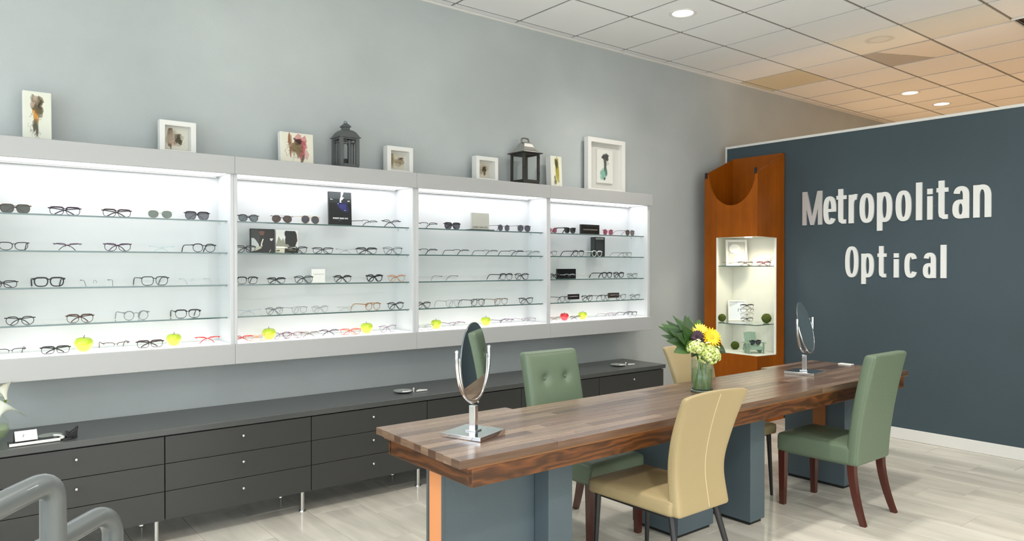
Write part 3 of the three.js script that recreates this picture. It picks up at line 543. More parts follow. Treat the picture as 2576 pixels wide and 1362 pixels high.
// ---------- art frames on top of the cabinets ----------
{
  const Y = 2.0902;
  const art = (w, h, bg, seed0, colors, shape) => canvasTex(w, h, (g) => {
    g.fillStyle = bg; g.fillRect(0, 0, w, h); let s = seed0; const r = () => { s = (s * 16807) % 2147483647; return s / 2147483647; };
    for (const [c, x, y, rx, ry, n] of shape) for (let i = 0; i < n * 1.6; i++) {
      g.globalAlpha = 0.35 + 0.4 * r(); g.fillStyle = c; g.beginPath();
      const cx = (x + (r() - 0.5) * rx) * w, cy = (y + (r() - 0.5) * ry) * h; for (let k = 0; k < 7; k++) { const a = k / 7 * 6.283, q = 0.4 + 0.7 * r(); g[k ? 'lineTo' : 'moveTo'](cx + Math.cos(a) * rx * 0.5 * q * w, cy + Math.sin(a) * ry * 0.5 * q * h); } g.closePath(); g.fill();
    }
    for (let i = 0; i < colors.n; i++) { g.globalAlpha = 0.3 + 0.4 * r(); g.strokeStyle = colors.ink; g.lineWidth = 1 + 1.6 * r(); let x = (colors.x + (r() - 0.5) * colors.rx) * w, y = (colors.y + (r() - 0.5) * colors.ry) * h; g.beginPath(); g.moveTo(x, y); for (let k = 0; k < 5; k++) { x += (r() - 0.5) * 0.14 * w; y += (r() - 0.25) * 0.1 * h; g.lineTo(x, y); } g.stroke(); }
    g.globalAlpha = 1;
  });
  const canvasBlock = (label, x0, x1, h, d, z, tex, lean = 0.05) => {
    const w = x1 - x0, t = thing('canvas_painting', label, 'painting', [(x0 + x1) / 2, Y, z]); t.rotation.x = -lean;
    part('canvas', rbox(w, h, d, 0, h / 2, 0, 0.003), M.trim, t); part('artwork', new THREE.PlaneGeometry(w - 0.005, h - 0.005).translate(0, h / 2, d / 2 + 0.0007), mat([1, 1, 1], 0.7, { map: tex }), t); return t;
  };
  const shadowBox = (label, x0, x1, h, d, z, bw, tex, aw, ah, raised) => {
    const w = x1 - x0, t = thing('shadow_box_frame', label, 'picture frame', [(x0 + x1) / 2, Y, z]);
    const o = [[-w / 2, 0], [w / 2, 0], [w / 2, h], [-w / 2, h]], i = [[-w / 2 + bw, bw], [w / 2 - bw, bw], [w / 2 - bw, h - bw], [-w / 2 + bw, h - bw]];
    part('frame', extrude(o, d - 0.004, 0.002, [i]).translate(0, 0, -d / 2), M.trim, t);
    part('backing', box(w - bw * 1.8, h - bw * 1.8, 0.003, 0, h / 2, -d / 2 + 0.006), mat([0.62, 0.61, 0.56], 0.7), t);
    if (raised) part('mount', rbox(aw + 0.008, ah + 0.008, 0.014, 0, h / 2, -d / 2 + 0.0155, 0.002), M.trim, t);
    part('artwork', new THREE.PlaneGeometry(aw, ah).translate(0, h / 2, -d / 2 + (raised ? 0.0232 : 0.0085)), mat([1, 1, 1], 0.7, { map: tex }), t); return t;
  };
  canvasBlock('tall narrow canvas with orange and black ink figure, farthest left', 0.372, 0.497, 0.262, 0.04, 0.1, art(128, 256, '#dedfd0', 11, { ink: '#5d5a50', n: 16, x: 0.4, y: 0.66, rx: 0.4, ry: 0.5 }, [['#c98a3c', 0.45, 0.45, 0.18, 0.24, 7], ['#5b5138', 0.5, 0.28, 0.3, 0.24, 9], ['#3a3122', 0.56, 0.26, 0.16, 0.14, 6], ['#b5a090', 0.42, 0.2, 0.2, 0.14, 4], ['#55503f', 0.44, 0.74, 0.14, 0.24, 6]]));
  shadowBox('white square shadow box with brown and black ink, left of second cabinet', 1.014, 1.205, 0.19, 0.05, 0.1, 0.024, art(160, 160, '#cfccbe', 23, { ink: '#4a4436', n: 14, x: 0.58, y: 0.4, rx: 0.5, ry: 0.5 }, [['#5a4234', 0.24, 0.5, 0.14, 0.7, 8], ['#a99a86', 0.4, 0.4, 0.4, 0.5, 6], ['#3e3a28', 0.6, 0.5, 0.2, 0.3, 7], ['#b59c88', 0.4, 0.7, 0.3, 0.2, 4]]), 0.13, 0.12);
  canvasBlock('square canvas with red and brown ink beast, left of grey lantern', 1.706, 1.921, 0.205, 0.045, 0.1, art(200, 190, '#e2ddcb', 37, { ink: '#5c3b2c', n: 26, x: 0.48, y: 0.45, rx: 0.6, ry: 0.5 }, [['#b0525a', 0.64, 0.42, 0.26, 0.5, 8], ['#7a6a4a', 0.48, 0.48, 0.26, 0.36, 9], ['#3d1f18', 0.52, 0.28, 0.16, 0.14, 7], ['#8a5a40', 0.28, 0.4, 0.08, 0.5, 6], ['#6d5a48', 0.66, 0.8, 0.08, 0.24, 5]]));
  shadowBox('small white shadow box with beige collage, right of grey lantern', 2.45, 2.65, 0.19, 0.06, 0.1, 0.026, art(150, 130, '#c6bfae', 41, { ink: '#4c4433', n: 10, x: 0.5, y: 0.6, rx: 0.6, ry: 0.4 }, [['#8d7f60', 0.2, 0.4, 0.3, 0.6, 6], ['#cfc7b4', 0.42, 0.5, 0.24, 0.6, 5], ['#2c1f18', 0.74, 0.34, 0.2, 0.16, 7], ['#9c8c74', 0.6, 0.6, 0.5, 0.4, 5]]), 0.12, 0.105);
  shadowBox('small white shadow box with dark ink spot, left of bronze lantern', 3.2, 3.402, 0.19, 0.06, 0.1, 0.026, art(150, 140, '#c9c2b2', 53, { ink: '#57503f', n: 12, x: 0.5, y: 0.5, rx: 0.5, ry: 0.5 }, [['#a99d88', 0.45, 0.5, 0.6, 0.5, 7], ['#3a2f22', 0.52, 0.42, 0.22, 0.24, 9], ['#5a4a38', 0.55, 0.7, 0.12, 0.3, 5]]), 0.12, 0.11);
  canvasBlock('very narrow canvas with yellow and black ink, right of bronze lantern', 3.945, 4.068, 0.262, 0.06, 0.1, art(128, 256, '#e4e2d2', 67, { ink: '#3a3a20', n: 16, x: 0.55, y: 0.45, rx: 0.36, ry: 0.7 }, [['#a79a34', 0.6, 0.5, 0.22, 0.6, 9], ['#4d4a20', 0.5, 0.3, 0.2, 0.3, 6], ['#55502c', 0.36, 0.76, 0.14, 0.2, 4]]));
  shadowBox('large white shadow box with teal and black ink, farthest right', 4.41, 4.872, 0.475, 0.05, 0.06, 0.036, art(170, 320, '#dcdcd4', 71, { ink: '#3b3d3a', n: 20, x: 0.5, y: 0.22, rx: 0.26, ry: 0.26 }, [['#3a3a38', 0.5, 0.2, 0.3, 0.14, 9], ['#4b4f49', 0.5, 0.38, 0.12, 0.36, 7], ['#7fae9c', 0.4, 0.72, 0.26, 0.22, 9], ['#41685a', 0.56, 0.7, 0.1, 0.26, 5], ['#2e3a34', 0.46, 0.86, 0.08, 0.08, 4]]), 0.19, 0.285, true);
  single('cable', [tube([[4.9, Y + 0.004, 0.07], [4.94, Y + 0.012, 0.05], [4.98, Y + 0.006, 0.03], [5.0, Y - 0.02, 0.012]], 0.004, 16, 6), ball(0.007, 4.896, Y + 0.007, 0.072, 10)], M.black, 'short black cable end behind the large frame on the cabinet', 'cable');
  // lanterns
  const lantern = (label, x, z, w, h, m, domed) => {
    const t = thing('lantern', label, 'lantern', [x, Y, z], 0), b = w / 2, p = w * (domed ? 0.17 : 0.11);
    part('base', [rbox(w * 1.06, h * 0.03, w * 1.06, 0, h * 0.015, 0, 0.003), rbox(w * 0.98, h * 0.045, w * 0.98, 0, h * 0.052, 0, 0.003)], m, t);
    const y0 = h * 0.07, y1 = h * (domed ? 0.64 : 0.66);
    for (const sx of [-1, 1]) for (const sz of [-1, 1]) part('post', rspan(sx * (b - p / 2) - p / 2, sx * (b - p / 2) + p / 2, y0, y1, sz * (b - p / 2) - p / 2, sz * (b - p / 2) + p / 2, 0.002), m, t);
    for (const q of [0, 1, 2, 3]) {
      const gl = [rspan(-b + p, b - p, y0, y0 + h * 0.03, b - p * 0.7, b - p * 0.2, 0.001), rspan(-b + p, b - p, y1 - h * 0.035, y1, b - p * 0.7, b - p * 0.2, 0.001)];
      if (domed) { gl.push(rspan(-p * 0.25, p * 0.25, y0, y1 - h * 0.06, b - p * 0.7, b - p * 0.3, 0.001)); for (const s of [-1, 1]) gl.push(tube([[s * (b - p), y1 - h * 0.1, b - p * 0.5], [s * (b - p) * 0.6, y1 - h * 0.06, b - p * 0.5], [0, y1 - h * 0.12, b - p * 0.5]], p * 0.16, 8, 5)); }
      part('side_bars', merge(gl).clone().rotateY(q * Math.PI / 2), m, t);
      part('pane', new THREE.PlaneGeometry(w - 2 * p, y1 - y0).translate(0, (y0 + y1) / 2, b - p * 0.8).rotateY(q * Math.PI / 2), M.clear, t);
    }
    const sq = (pts) => new THREE.LatheGeometry(pts.map(([r, y]) => new THREE.Vector2(r * 1.414, y)), 4).rotateY(Math.PI / 4);
    const flat = (g) => { const a = g.toNonIndexed(); a.computeVertexNormals(); return a; };
    if (domed) {
      part('roof', flat(sq([[b * 0.98, h * 0.63], [b * 1.1, h * 0.64], [b * 1.12, h * 0.655], [b * 1.02, h * 0.665], [b * 0.93, h * 0.7], [b * 0.78, h * 0.755], [b * 0.55, h * 0.8], [b * 0.36, h * 0.815], [0.0, h * 0.82]])), m, t);
      part('chimney', flat(sq([[b * 0.34, h * 0.81], [b * 0.3, h * 0.865], [b * 0.42, h * 0.875], [b * 0.4, h * 0.895], [b * 0.2, h * 0.94], [b * 0.06, h * 0.965], [0, h * 0.966]])), m, t);
      part('ring_handle', new THREE.TorusGeometry(h * 0.035, h * 0.007, 8, 20).translate(0, h * 0.965, 0), m, t);
      part('candle', cyl(w * 0.13, w * 0.13, h * 0.14, 0, h * 0.145, 0), M.black, t);
    } else {
      part('roof_rim', [rbox(w * 1.22, h * 0.022, w * 1.22, 0, h * 0.668, 0, 0.003)], m, t);
      part('roof', flat(sq([[b * 1.0, h * 0.68], [b * 0.98, h * 0.69], [b * 0.8, h * 0.74], [b * 0.62, h * 0.8], [b * 0.45, h * 0.875], [b * 0.36, h * 0.9], [0, h * 0.902]])), mat([0.5, 0.49, 0.46], 0.28, { metalness: 1 }), t);
      part('handle', [tube([[-b * 0.42, h * 0.9, 0], [-b * 0.42, h * 0.97, 0], [-b * 0.2, h * 0.995, 0], [b * 0.2, h * 0.995, 0], [b * 0.42, h * 0.97, 0], [b * 0.42, h * 0.9, 0]], h * 0.018, 20, 8)], mat([0.2, 0.19, 0.17], 0.35, { metalness: 0.7 }), t);
      for (const y of [0.25, 0.58]) part('hinge', rbox(w * 0.06, h * 0.05, w * 0.03, b - p * 0.5, h * y, b + 0.002, 0.001), M.black, t);
      part('latch', rbox(w * 0.05, h * 0.04, w * 0.05, -b + p * 0.5, h * 0.35, b + 0.003, 0.001), M.black, t);
    }
  };
  lantern('grey painted lantern with domed roof, left of the two lanterns', 2.135, 0.135, 0.135, 0.315, mat([0.095, 0.102, 0.1], 0.5), true);
  lantern('dark bronze lantern with silver roof, right of the two lanterns', 3.66, 0.14, 0.165, 0.37, mat([0.045, 0.042, 0.036], 0.45, { metalness: 0.3 }), false);
}
// ---------- long grey drawer console ----------
{
  const E = [0.15, 0.948, 1.745, 2.541, 3.338, 4.135, 4.915], N = ['first', 'second', 'third', 'fourth', 'fifth', 'last'];
  for (let k = 0; k < 6; k++) {
    const x0 = E[k], w = E[k + 1] - x0, t = thing('drawer_cabinet', `${['first grey drawer cabinet from left, behind the grey armchair', 'second grey drawer cabinet from left, all three knobs showing', 'third grey drawer cabinet from left, beside the table end', 'fourth grey drawer cabinet, partly behind the table mirror', 'fifth grey drawer cabinet, behind the tufted green chair', 'last grey drawer cabinet at the right end of the run'][k]}`, 'drawer cabinet', [x0, 0, 0], 0, 'grey drawer cabinets under the display wall');
    part('carcass', [span(0.001, w - 0.001, 0.137, 0.576, 0.02, 0.466)], mat([0.05, 0.052, 0.05], 0.5), t);
    [[0.4305, 0.571], [0.287, 0.4275], [0.137, 0.284]].forEach(([y0, y1]) => {
      const d = part('drawer', rspan(0.0025, w - 0.0025, y0, y1, 0.468, 0.488, 0.0015), M.console, t);
      part('knob', [new THREE.CylinderGeometry(0.004, 0.005, 0.014, 12).rotateX(Math.PI / 2).translate(w / 2, (y0 + y1) / 2 + 0.02, 0.494), ball(0.0085, w / 2, (y0 + y1) / 2 + 0.02, 0.504, 14)], M.steel, d);
    });
    const legs = [[w - 0.024, 0.41], [w - 0.024, 0.07], ...(k === 0 ? [[0.03, 0.41], [0.03, 0.07]] : [])];
    for (const [x, z] of legs) part('leg', [cyl(0.0125, 0.0125, 0.13, x, 0.072, z, 16), cyl(0.019, 0.021, 0.008, x, 0.004, z, 20)], M.steel, t);
  }
  single('worktop', [rspan(0.13, 4.935, 0.578, 0.611, 0.004, 0.495, 0.003)], M.consoleTop, 'long dark grey worktop running over all the drawer cabinets', 'worktop');
  const Y = 0.6113;
  // calla lilies in a glass bowl
  const bowl = thing('glass_bowl_vase', 'round glass bowl vase at the left edge on grey worktop', 'vase', [0.2, Y, 0.3]);
  part('bowl', lathe([[0.03, 0.0], [0.05, 0.002], [0.085, 0.03], [0.1, 0.062], [0.096, 0.1], [0.075, 0.13], [0.07, 0.14], [0.073, 0.14], [0.078, 0.13]], 36), M.clear, bowl);
  part('water', lathe([[0, 0.006], [0.05, 0.008], [0.082, 0.032], [0.095, 0.062], [0.093, 0.085], [0, 0.085]], 30), mat([0.75, 0.83, 0.62], 0.05, { transmission: 0.8, thickness: 0 }), bowl);
  const callaGeo = () => {
    const U = 22, W = 12, p = [], idx = [];
    for (let i = 0; i <= W; i++) for (let j = 0; j <= U; j++) {
      const s = i / W, a = (j / U - 0.5) * Math.PI * 1.95, r = 0.006 + 0.034 * Math.pow(s, 1.8), lip = Math.pow(s, 3) * (0.5 + 0.5 * Math.cos(a));
      p.push(Math.cos(a) * r + lip * 0.085, s * 0.1 - lip * 0.06 - Math.pow(s, 6) * 0.012, Math.sin(a) * r * (1 - 0.25 * lip));
    }
    for (let i = 0; i < W; i++) for (let j = 0; j < U; j++) { const a = i * (U + 1) + j, b = a + U + 1; idx.push(a, b, a + 1, b, b + 1, a + 1); }
    const g = new THREE.BufferGeometry(); g.setAttribute('position', new THREE.Float32BufferAttribute(p, 3)); g.setIndex(idx); g.computeVertexNormals(); return g;
  };
  const cg = callaGeo(), petal = mat([0.85, 0.86, 0.76], 0.5, { transmission: 0.25, thickness: 0 });
  [[0.05, 0.115, 0.02, -0.35, 0.3, 'white calla lily drooping right at the left edge, lower bloom'], [0.02, 0.175, -0.02, -0.3, 0.55, 'white calla lily at the left edge, upper bloom'], [-0.08, 0.2, 0.03, 0.7, 2.9, 'white calla lily leaning left, beyond the picture edge']].forEach(([x, y, z, tilt, turn, label]) => {
    const t = thing('calla_lily', label, 'flower', [0.2, Y, 0.3], turn, 'calla lilies in the glass bowl');
    const b = part('bloom', cg, petal, t); b.position.set(x, y, z); b.rotation.z = tilt * (tilt > 0 ? -0.2 : 1);
    part('spadix', rod([0, 0.01, 0], [0.01, 0.075, 0], 0.004, 0.003, 8), mat([0.7, 0.5, 0.08], 0.7), t).position.set(x, y, z);
    part('stem', tube([[-x * 0.6, 0.012, -z], [0, 0.06, 0], [x * 0.8, y - 0.04, z], [x, y + 0.012, z]], 0.0055, 16, 7), M.stemGreen, t);
  });
  // business card tray
  const tray = thing('card_tray', 'low dark tray with a white rim on worktop near the lilies', 'tray', [0.385, Y, 0.405], 0.04);
  part('tray_base', rbox(0.2, 0.006, 0.1, 0, 0.005, 0, 0.002), M.black, tray);
  part('rim', [rbox(0.206, 0.014, 0.006, 0, 0.009, 0.05, 0.002), tube([[0.098, 0.012, 0.05], [0.118, 0.012, 0.03], [0.112, 0.012, -0.02], [0.09, 0.012, -0.045]], 0.006, 14, 8)], M.trim, tray);
  const cards = thing('business_card_stand', 'white business cards propped on a black stand in the tray', 'business cards', [0.35, Y + 0.0085, 0.395], 0.05);
  part('stand', extrude([[0, 0], [0.055, 0], [0.012, 0.052]], 0.086, 0).rotateY(-Math.PI / 2).translate(0.043, 0, -0.028), M.black, cards);
  part('card', rbox(0.09, 0.054, 0.006, 0, 0, 0, 0.001).rotateX(-0.66).translate(0.004, 0.029, 0.013), mat([0.8, 0.8, 0.78], 0.6, { map: canvasTex(180, 108, (g, w, h) => { g.fillStyle = '#f0f0ee'; g.fillRect(0, 0, w, h); }) }), cards);
  part('card_print', new THREE.PlaneGeometry(0.08, 0.045).translate(0, 0, 0.0038).rotateX(-0.66).translate(0.004, 0.029, 0.013), mat([1, 1, 1], 0.6, { map: canvasTex(160, 90, (g, w, h) => { g.fillStyle = '#efefed'; g.fillRect(0, 0, w, h); g.fillStyle = '#8a8a8c'; g.beginPath(); g.ellipse(58, 46, 5, 18, 0.3, 0, 7); g.fill(); g.fillStyle = '#c2c2c6'; g.fillRect(96, 24, 36, 6); g.fillRect(92, 38, 44, 5); g.fillRect(92, 50, 40, 5); g.fillRect(92, 62, 44, 5); }) }), cards);
  single('glass_coaster', [lathe([[0, 0.0], [0.05, 0], [0.056, 0.006], [0.05, 0.008], [0, 0.006]], 30).translate(0.462, Y, 0.31)], mat([0.28, 0.31, 0.27], 0.15), 'pale green grey round dish behind the business cards', 'dish');
  const nose = thing('eyeglass_rest', 'small black sculpted eyeglass rest with a ball tip on worktop', 'eyeglass rest', [0.53, Y, 0.42], 0.2);
  part('base', lathe([[0, 0.008], [0.03, 0.008], [0.036, 0.003], [0.034, 0], [0, 0]].reverse(), 24).scale(1, 1, 0.75).translate(-0.01, 0, 0), M.black, nose);
  part('ridge', extrude([[-0.012, 0.004], [0.03, 0.0], [0.032, 0.042], [0.022, 0.038], [-0.002, 0.022], [-0.006, 0.034], [-0.013, 0.034]], 0.018, 0.003).translate(0, 0.002, -0.009), M.black, nose);
  part('ball_tip', ball(0.008, 0.033, 0.05, 0, 12), M.black, nose);
  for (const [x, z, lb] of [[2.499, 0.33, 'clear glass eyeglass stand on worktop left of the tufted green chair'], [4.568, 0.335, 'clear glass eyeglass stand on worktop right of the tufted green chair']]) {
    const t = thing('eyeglass_stand', lb, 'eyeglass stand', [x, Y, z], 0, 'glass eyeglass stands on the worktop');
    part('dish', lathe([[0, 0.001], [0.04, 0.001], [0.062, 0.01], [0.066, 0.014], [0.062, 0.014], [0.04, 0.005], [0, 0.004]], 32).translate(-0.035, 0, -0.02), mat([0.5, 0.53, 0.51], 0.1, { transmission: 0.3, thickness: 0, clearcoat: 1 }), t);
    part('edge_highlight', tube([[-0.07, 0.014, 0.03], [-0.04, 0.015, 0.043], [-0.01, 0.014, 0.035]], 0.0045, 10, 6), M.trim, t);  // white tube modelled in place of the bright highlight on the glass
    part('post', [cyl(0.003, 0.004, 0.022, 0.028, 0.011, 0.01, 10), ball(0.006, 0.028, 0.024, 0.01, 10)], M.trim, t);
    part('wing', extrude([[0, 0.005], [0.04, -0.03], [0.085, 0.004], [0.05, 0.006]], 0.006, 0.001).rotateX(Math.PI / 2).translate(0.04, 0.01, 0.02), M.trim, t);
  }
}
// ---------- long consultation table ----------
{
  const t = thing('consultation_table', 'long butcher block table on slate blue pedestals in front of the displays', 'table', [0, 0, 0]);
  const x0 = 1.475, x1 = 5.085, z0 = 1.735, z1 = 2.415, N = 12, dz = (z1 - z0) / N;
  const top = part('tabletop', [span(1.51, x1 - 0.002, 0.722, 0.73, z0 + dz + 0.002, z1 - 0.002)], M.edge, t);
  const tones = [[0.23, 0.14, 0.088], [0.17, 0.092, 0.054], [0.33, 0.21, 0.135], [0.12, 0.062, 0.036], [0.28, 0.175, 0.112], [0.2, 0.11, 0.068]].map((c) => mat(c, 0.26, { map: grainTex, clearcoat: 0.25, clearcoatRoughness: 0.2 }));
  for (let k = 0; k < N; k++) {
    const za = z0 + dz * k, runs = k === 0 ? [[x0, 2.215], [4.425, x1]] : [[x0, x1]];
    for (const [a0, b] of runs) {
      const a = a0 === x0 ? 1.505 - 0.032 * (k + 0.5) / N : a0;
      let x = a; while (x < b - 1e-6) {
        let n = x === a ? rr(0.25, 0.9) : rr(0.55, 1.15); if (b - x - n < 0.25) n = b - x;
        part('stave', boxUV(rspan(x + 0.0003, x + n - 0.0003, 0.73, 0.76, za + 0.0003, za + dz - 0.0003, 0.0012), 1, rr(0, 5), rr(0, 5)), tones[Math.floor(rnd() * 6)], top); x += n;
      }
    }
  }
  const A = (g, s = 0) => boxUV(g, 1, 0.3 + s, 0.01 + s);
  part('apron_board', A(rspan(1.53, 5.03, 0.652, 0.7225, 2.388, 2.412)), M.apron, t);
  part('apron_board', A(rspan(1.53, 1.554, 0.652, 0.7225, 1.81, 2.388), 0.37), M.apron, t);
  part('apron_board', A(rspan(5.006, 5.03, 0.652, 0.7225, 1.81, 2.388), 0.2), M.apron, t);
  part('apron_board', A(rspan(1.53, 5.03, 0.652, 0.7225, 1.786 + 0.01, 1.82), 0.5), M.apron, t);
  const ped = (list, name = 'pedestal') => { for (const [a, b, c, d] of list) { const p = part(name, boxUV(rspan(a, b, 0.02, 0.652, c, d, 0.002)), M.slate, t); part('plinth', span(a + 0.015, b - 0.015, 0, 0.02, c + 0.015, d - 0.015), M.dark, p); } };
  ped([[1.604, 2.072, 1.998, 2.122], [2.074, 2.214, 1.86, 2.214], [3.1, 3.407, 1.77, 2.09], [3.577, 3.718, 1.9, 2.214], [4.643, 4.78, 1.786, 2.21], [4.782, 4.98, 1.95, 2.08]]);
  part('end_panel', rspan(1.599, 1.604, 0.02, 0.652, 2.012, 2.108, 0.001), M.orange, t).userData.label = 'orange panel on the pedestal end';
  part('end_stile', [rspan(1.594, 1.605, 0.02, 0.652, 1.997, 2.011, 0.001), rspan(1.594, 1.605, 0.02, 0.652, 2.109, 2.123, 0.001)], M.slate, t);
  part('bracket', extrude([[2.0, 0.652], [2.085, 0.652], [2.08, 0.4], [2.004, 0.4]], 0.02, 0.001).rotateY(-Math.PI / 2).translate(4.64, 0, 0), mat([0.34, 0.12, 0.03], 0.45), t);
  single('business_card_pile', [0, 1, 2, 3].map((k) => rbox(0.05, 0.0018, 0.09, 5.03 + (k % 2) * 0.002, 0.7612 + k * 0.002, 2.02 + (k % 3) * 0.002, 0.0006, 1)), M.trim, 'small pile of white cards at the far end of the table', 'business cards');
}
// ---------- chairs ----------
function parsonsChair(label, p, turn) {
  const t = thing('dining_chair', label, 'chair', p, turn, 'sage green leather chairs at the table');
  part('seat', softBox(0.4, 0.115, 0.47, 0.022, 20, 6, 24, (v) => { if (v.y > 0) v.y += 0.016 * Math.max(0, 1 - Math.pow(v.x / 0.2, 4)) * Math.max(0, 1 - Math.pow(v.z / 0.235, 4)); v.y += 0.378; v.z += 0.02; v.x *= 1 + 0.06 * (v.z + 0.2); }), M.sage, t);
  part('backrest', softBox(0.402, 0.64, 0.068, 0.02, 28, 44, 6, (v) => {
    const y = v.y + 0.32, u = y / 0.64;
    if (v.z > 0) {
      v.z += 0.01 * Math.max(0, 1 - Math.pow(v.x / 0.2, 4)) * Math.max(0, 1 - Math.pow((u - 0.5) / 0.5, 6));
      for (const by of [0.486, 0.28]) for (const bx of [-0.08, 0.08]) { const d = Math.hypot(v.x - bx, y - by); v.z -= 0.02 * Math.exp(-d * d / 0.0006) + 0.006 * Math.exp(-d * d / 0.006); }
    }
    v.y = y + 0.322; v.z += -0.209 - 0.105 * Math.pow(u, 1.6);
  }), M.sage, t);
  for (const [bx, y] of [[-0.08, 0.486], [0.08, 0.486], [-0.08, 0.28], [0.08, 0.28]]) part('button', ball(0.011, 0, 0, 0, 14).scale(1, 1, 0.55).translate(bx, y + 0.322, -0.209 - 0.105 * Math.pow(y / 0.64, 1.6) + 0.022), M.sage, t);
  for (const s of [-1, 1]) { part('leg', taper(0.03, 0.03, 0.042, 0.042, [s * 0.182, 0, 0.222], [s * 0.18, 0.33, 0.222]), M.mahogany, t); part('leg', taper(0.028, 0.03, 0.04, 0.042, [s * 0.188, 0, -0.275], [s * 0.172, 0.33, -0.2]), M.mahogany, t); }
  return t;
}
parsonsChair('sage green chair with mahogany legs seen from behind, near the blue wall', [4.257, 0, 2.335], Math.PI);
parsonsChair('sage green chair with buttoned backrest, between table and drawers', [2.836, 0, 1.66], 0);
parsonsChair('sage green chair beyond the right edge of the picture', [4.1, 0, 4.1], Math.PI * 0.9);
function creamChair(label, p, turn) {
  const t = thing('dining_chair', label, 'chair', p, turn, 'cream leather chairs at the table');
  part('seat', softBox(0.38, 0.068, 0.49, 0.016, 18, 5, 22, (v) => { if (v.y > 0) v.y += 0.008 * Math.max(0, 1 - Math.pow(v.x / 0.19, 4)) * Math.max(0, 1 - Math.pow(v.z / 0.245, 4)); v.x *= 1 + 0.14 * (v.z + 0.24); v.y += 0.428; v.z += 0.015; }), M.cream, t);
  const prof = (u) => -0.232 + 0.028 * Math.sin(Math.min(1, u * 1.9) * Math.PI * 0.55) - 0.1 * Math.pow(Math.max(0, u - 0.25) / 0.75, 1.7);
  const wide = (u) => 0.86 + 0.04 * Math.cos(u * 9) * (1 - u) + 0.24 * Math.pow(u, 1.6);
  part('backrest', softBox(0.4, 0.53, 0.05, 0.016, 20, 40, 6, (v) => { const u = (v.y + 0.265) / 0.53; v.x *= wide(u); v.z *= 1.15 - 0.45 * u; v.z += prof(u) - 0.012 * Math.pow(v.x / 0.2, 2) * u; v.y += 0.395 + 0.265 - 0.008 * Math.pow(v.x / 0.2, 2) * u; }), M.cream, t);
  const pts = []; for (let i = 0; i <= 16; i++) { const u = 0.03 + 0.94 * i / 16; pts.push([-0.03, 0.395 + 0.53 * u, prof(u) - 0.025 * (1.15 - 0.45 * u) - 0.0006]); }
  part('back_seam', tube(pts, 0.0017, 30, 6), M.seam, t);
  part('underframe', [rbox(0.33, 0.02, 0.4, 0, 0.387, 0.01, 0.004)], M.blackMetal, t);
  for (const s of [-1, 1]) { part('leg', rod([s * 0.185, 0, 0.232], [s * 0.175, 0.392, 0.215], 0.009, 0.0155, 14), M.blackMetal, t); part('leg', rod([s * 0.2, 0, -0.3], [s * 0.15, 0.392, -0.195], 0.009, 0.0155, 14), M.blackMetal, t); }
  return t;
}
creamChair('cream leather chair with flared back in front of the table', [2.615, 0, 2.365], Math.PI);
creamChair('cream leather chair behind the flower vase on the wall side', [4.0, 0, 1.735], -0.06);
// grey rounded armchair at the lower left corner
{
  const d = V(0.746, 0, -0.666).normalize(), q = V(0.666, 0, 0.746).normalize();   // along its rails, and across towards the camera
  const t = thing('armchair', 'grey rounded tube armchair cut off at the lower left corner', 'chair', [0, 0, 0]);
  const E1 = V(0.249, 0.85, 2.327), E2 = V(0.458, 0.622, 1.919), P = (o, a, y, b = 0) => { const v = o.clone().addScaledVector(d, a).addScaledVector(q, b); v.y = y; return v.toArray(); };
  const hoop = (o, len, y, fr, r) => { const pts = [P(o, 0, 0.02), P(o, 0, y * 0.5), P(o, 0, y - fr - 0.03)]; for (let k = 0; k <= 8; k++) { const a = k / 8 * 1.5; pts.push(P(o, -fr * (1 - Math.cos(a)), y - fr + fr * Math.sin(a))); } pts.push(P(o, -fr - 0.05, y - 0.003), P(o, -len * 0.5, y - 0.03), P(o, -len, y - 0.055)); return [tube(pts, r, 140, 22)]; };
  part('upper_rail', hoop(E1, 0.75, 0.895, 0.045, 0.031), M.grayTube, t);
  part('lower_rail', hoop(E2, 0.95, 0.668, 0.075, 0.031), M.grayTube, t);
  part('leg', [tube([P(E1, -0.7, 0.0), P(E1, -0.7, 0.85)], 0.028, 6, 14)], M.grayTube, t);
  part('leg', [tube([P(E2, -0.9, 0.0), P(E2, -0.9, 0.625)], 0.028, 6, 14)], M.grayTube, t);
  const c = E1.clone().add(E2).multiplyScalar(0.5).addScaledVector(d, -0.42);
  part('seat', rbox(0.5, 0.05, 0.3, 0, 0, 0, 0.02).rotateY(Math.atan2(0.666, 0.746)).translate(c.x, 0.42, c.z), M.grayTube, t);
}
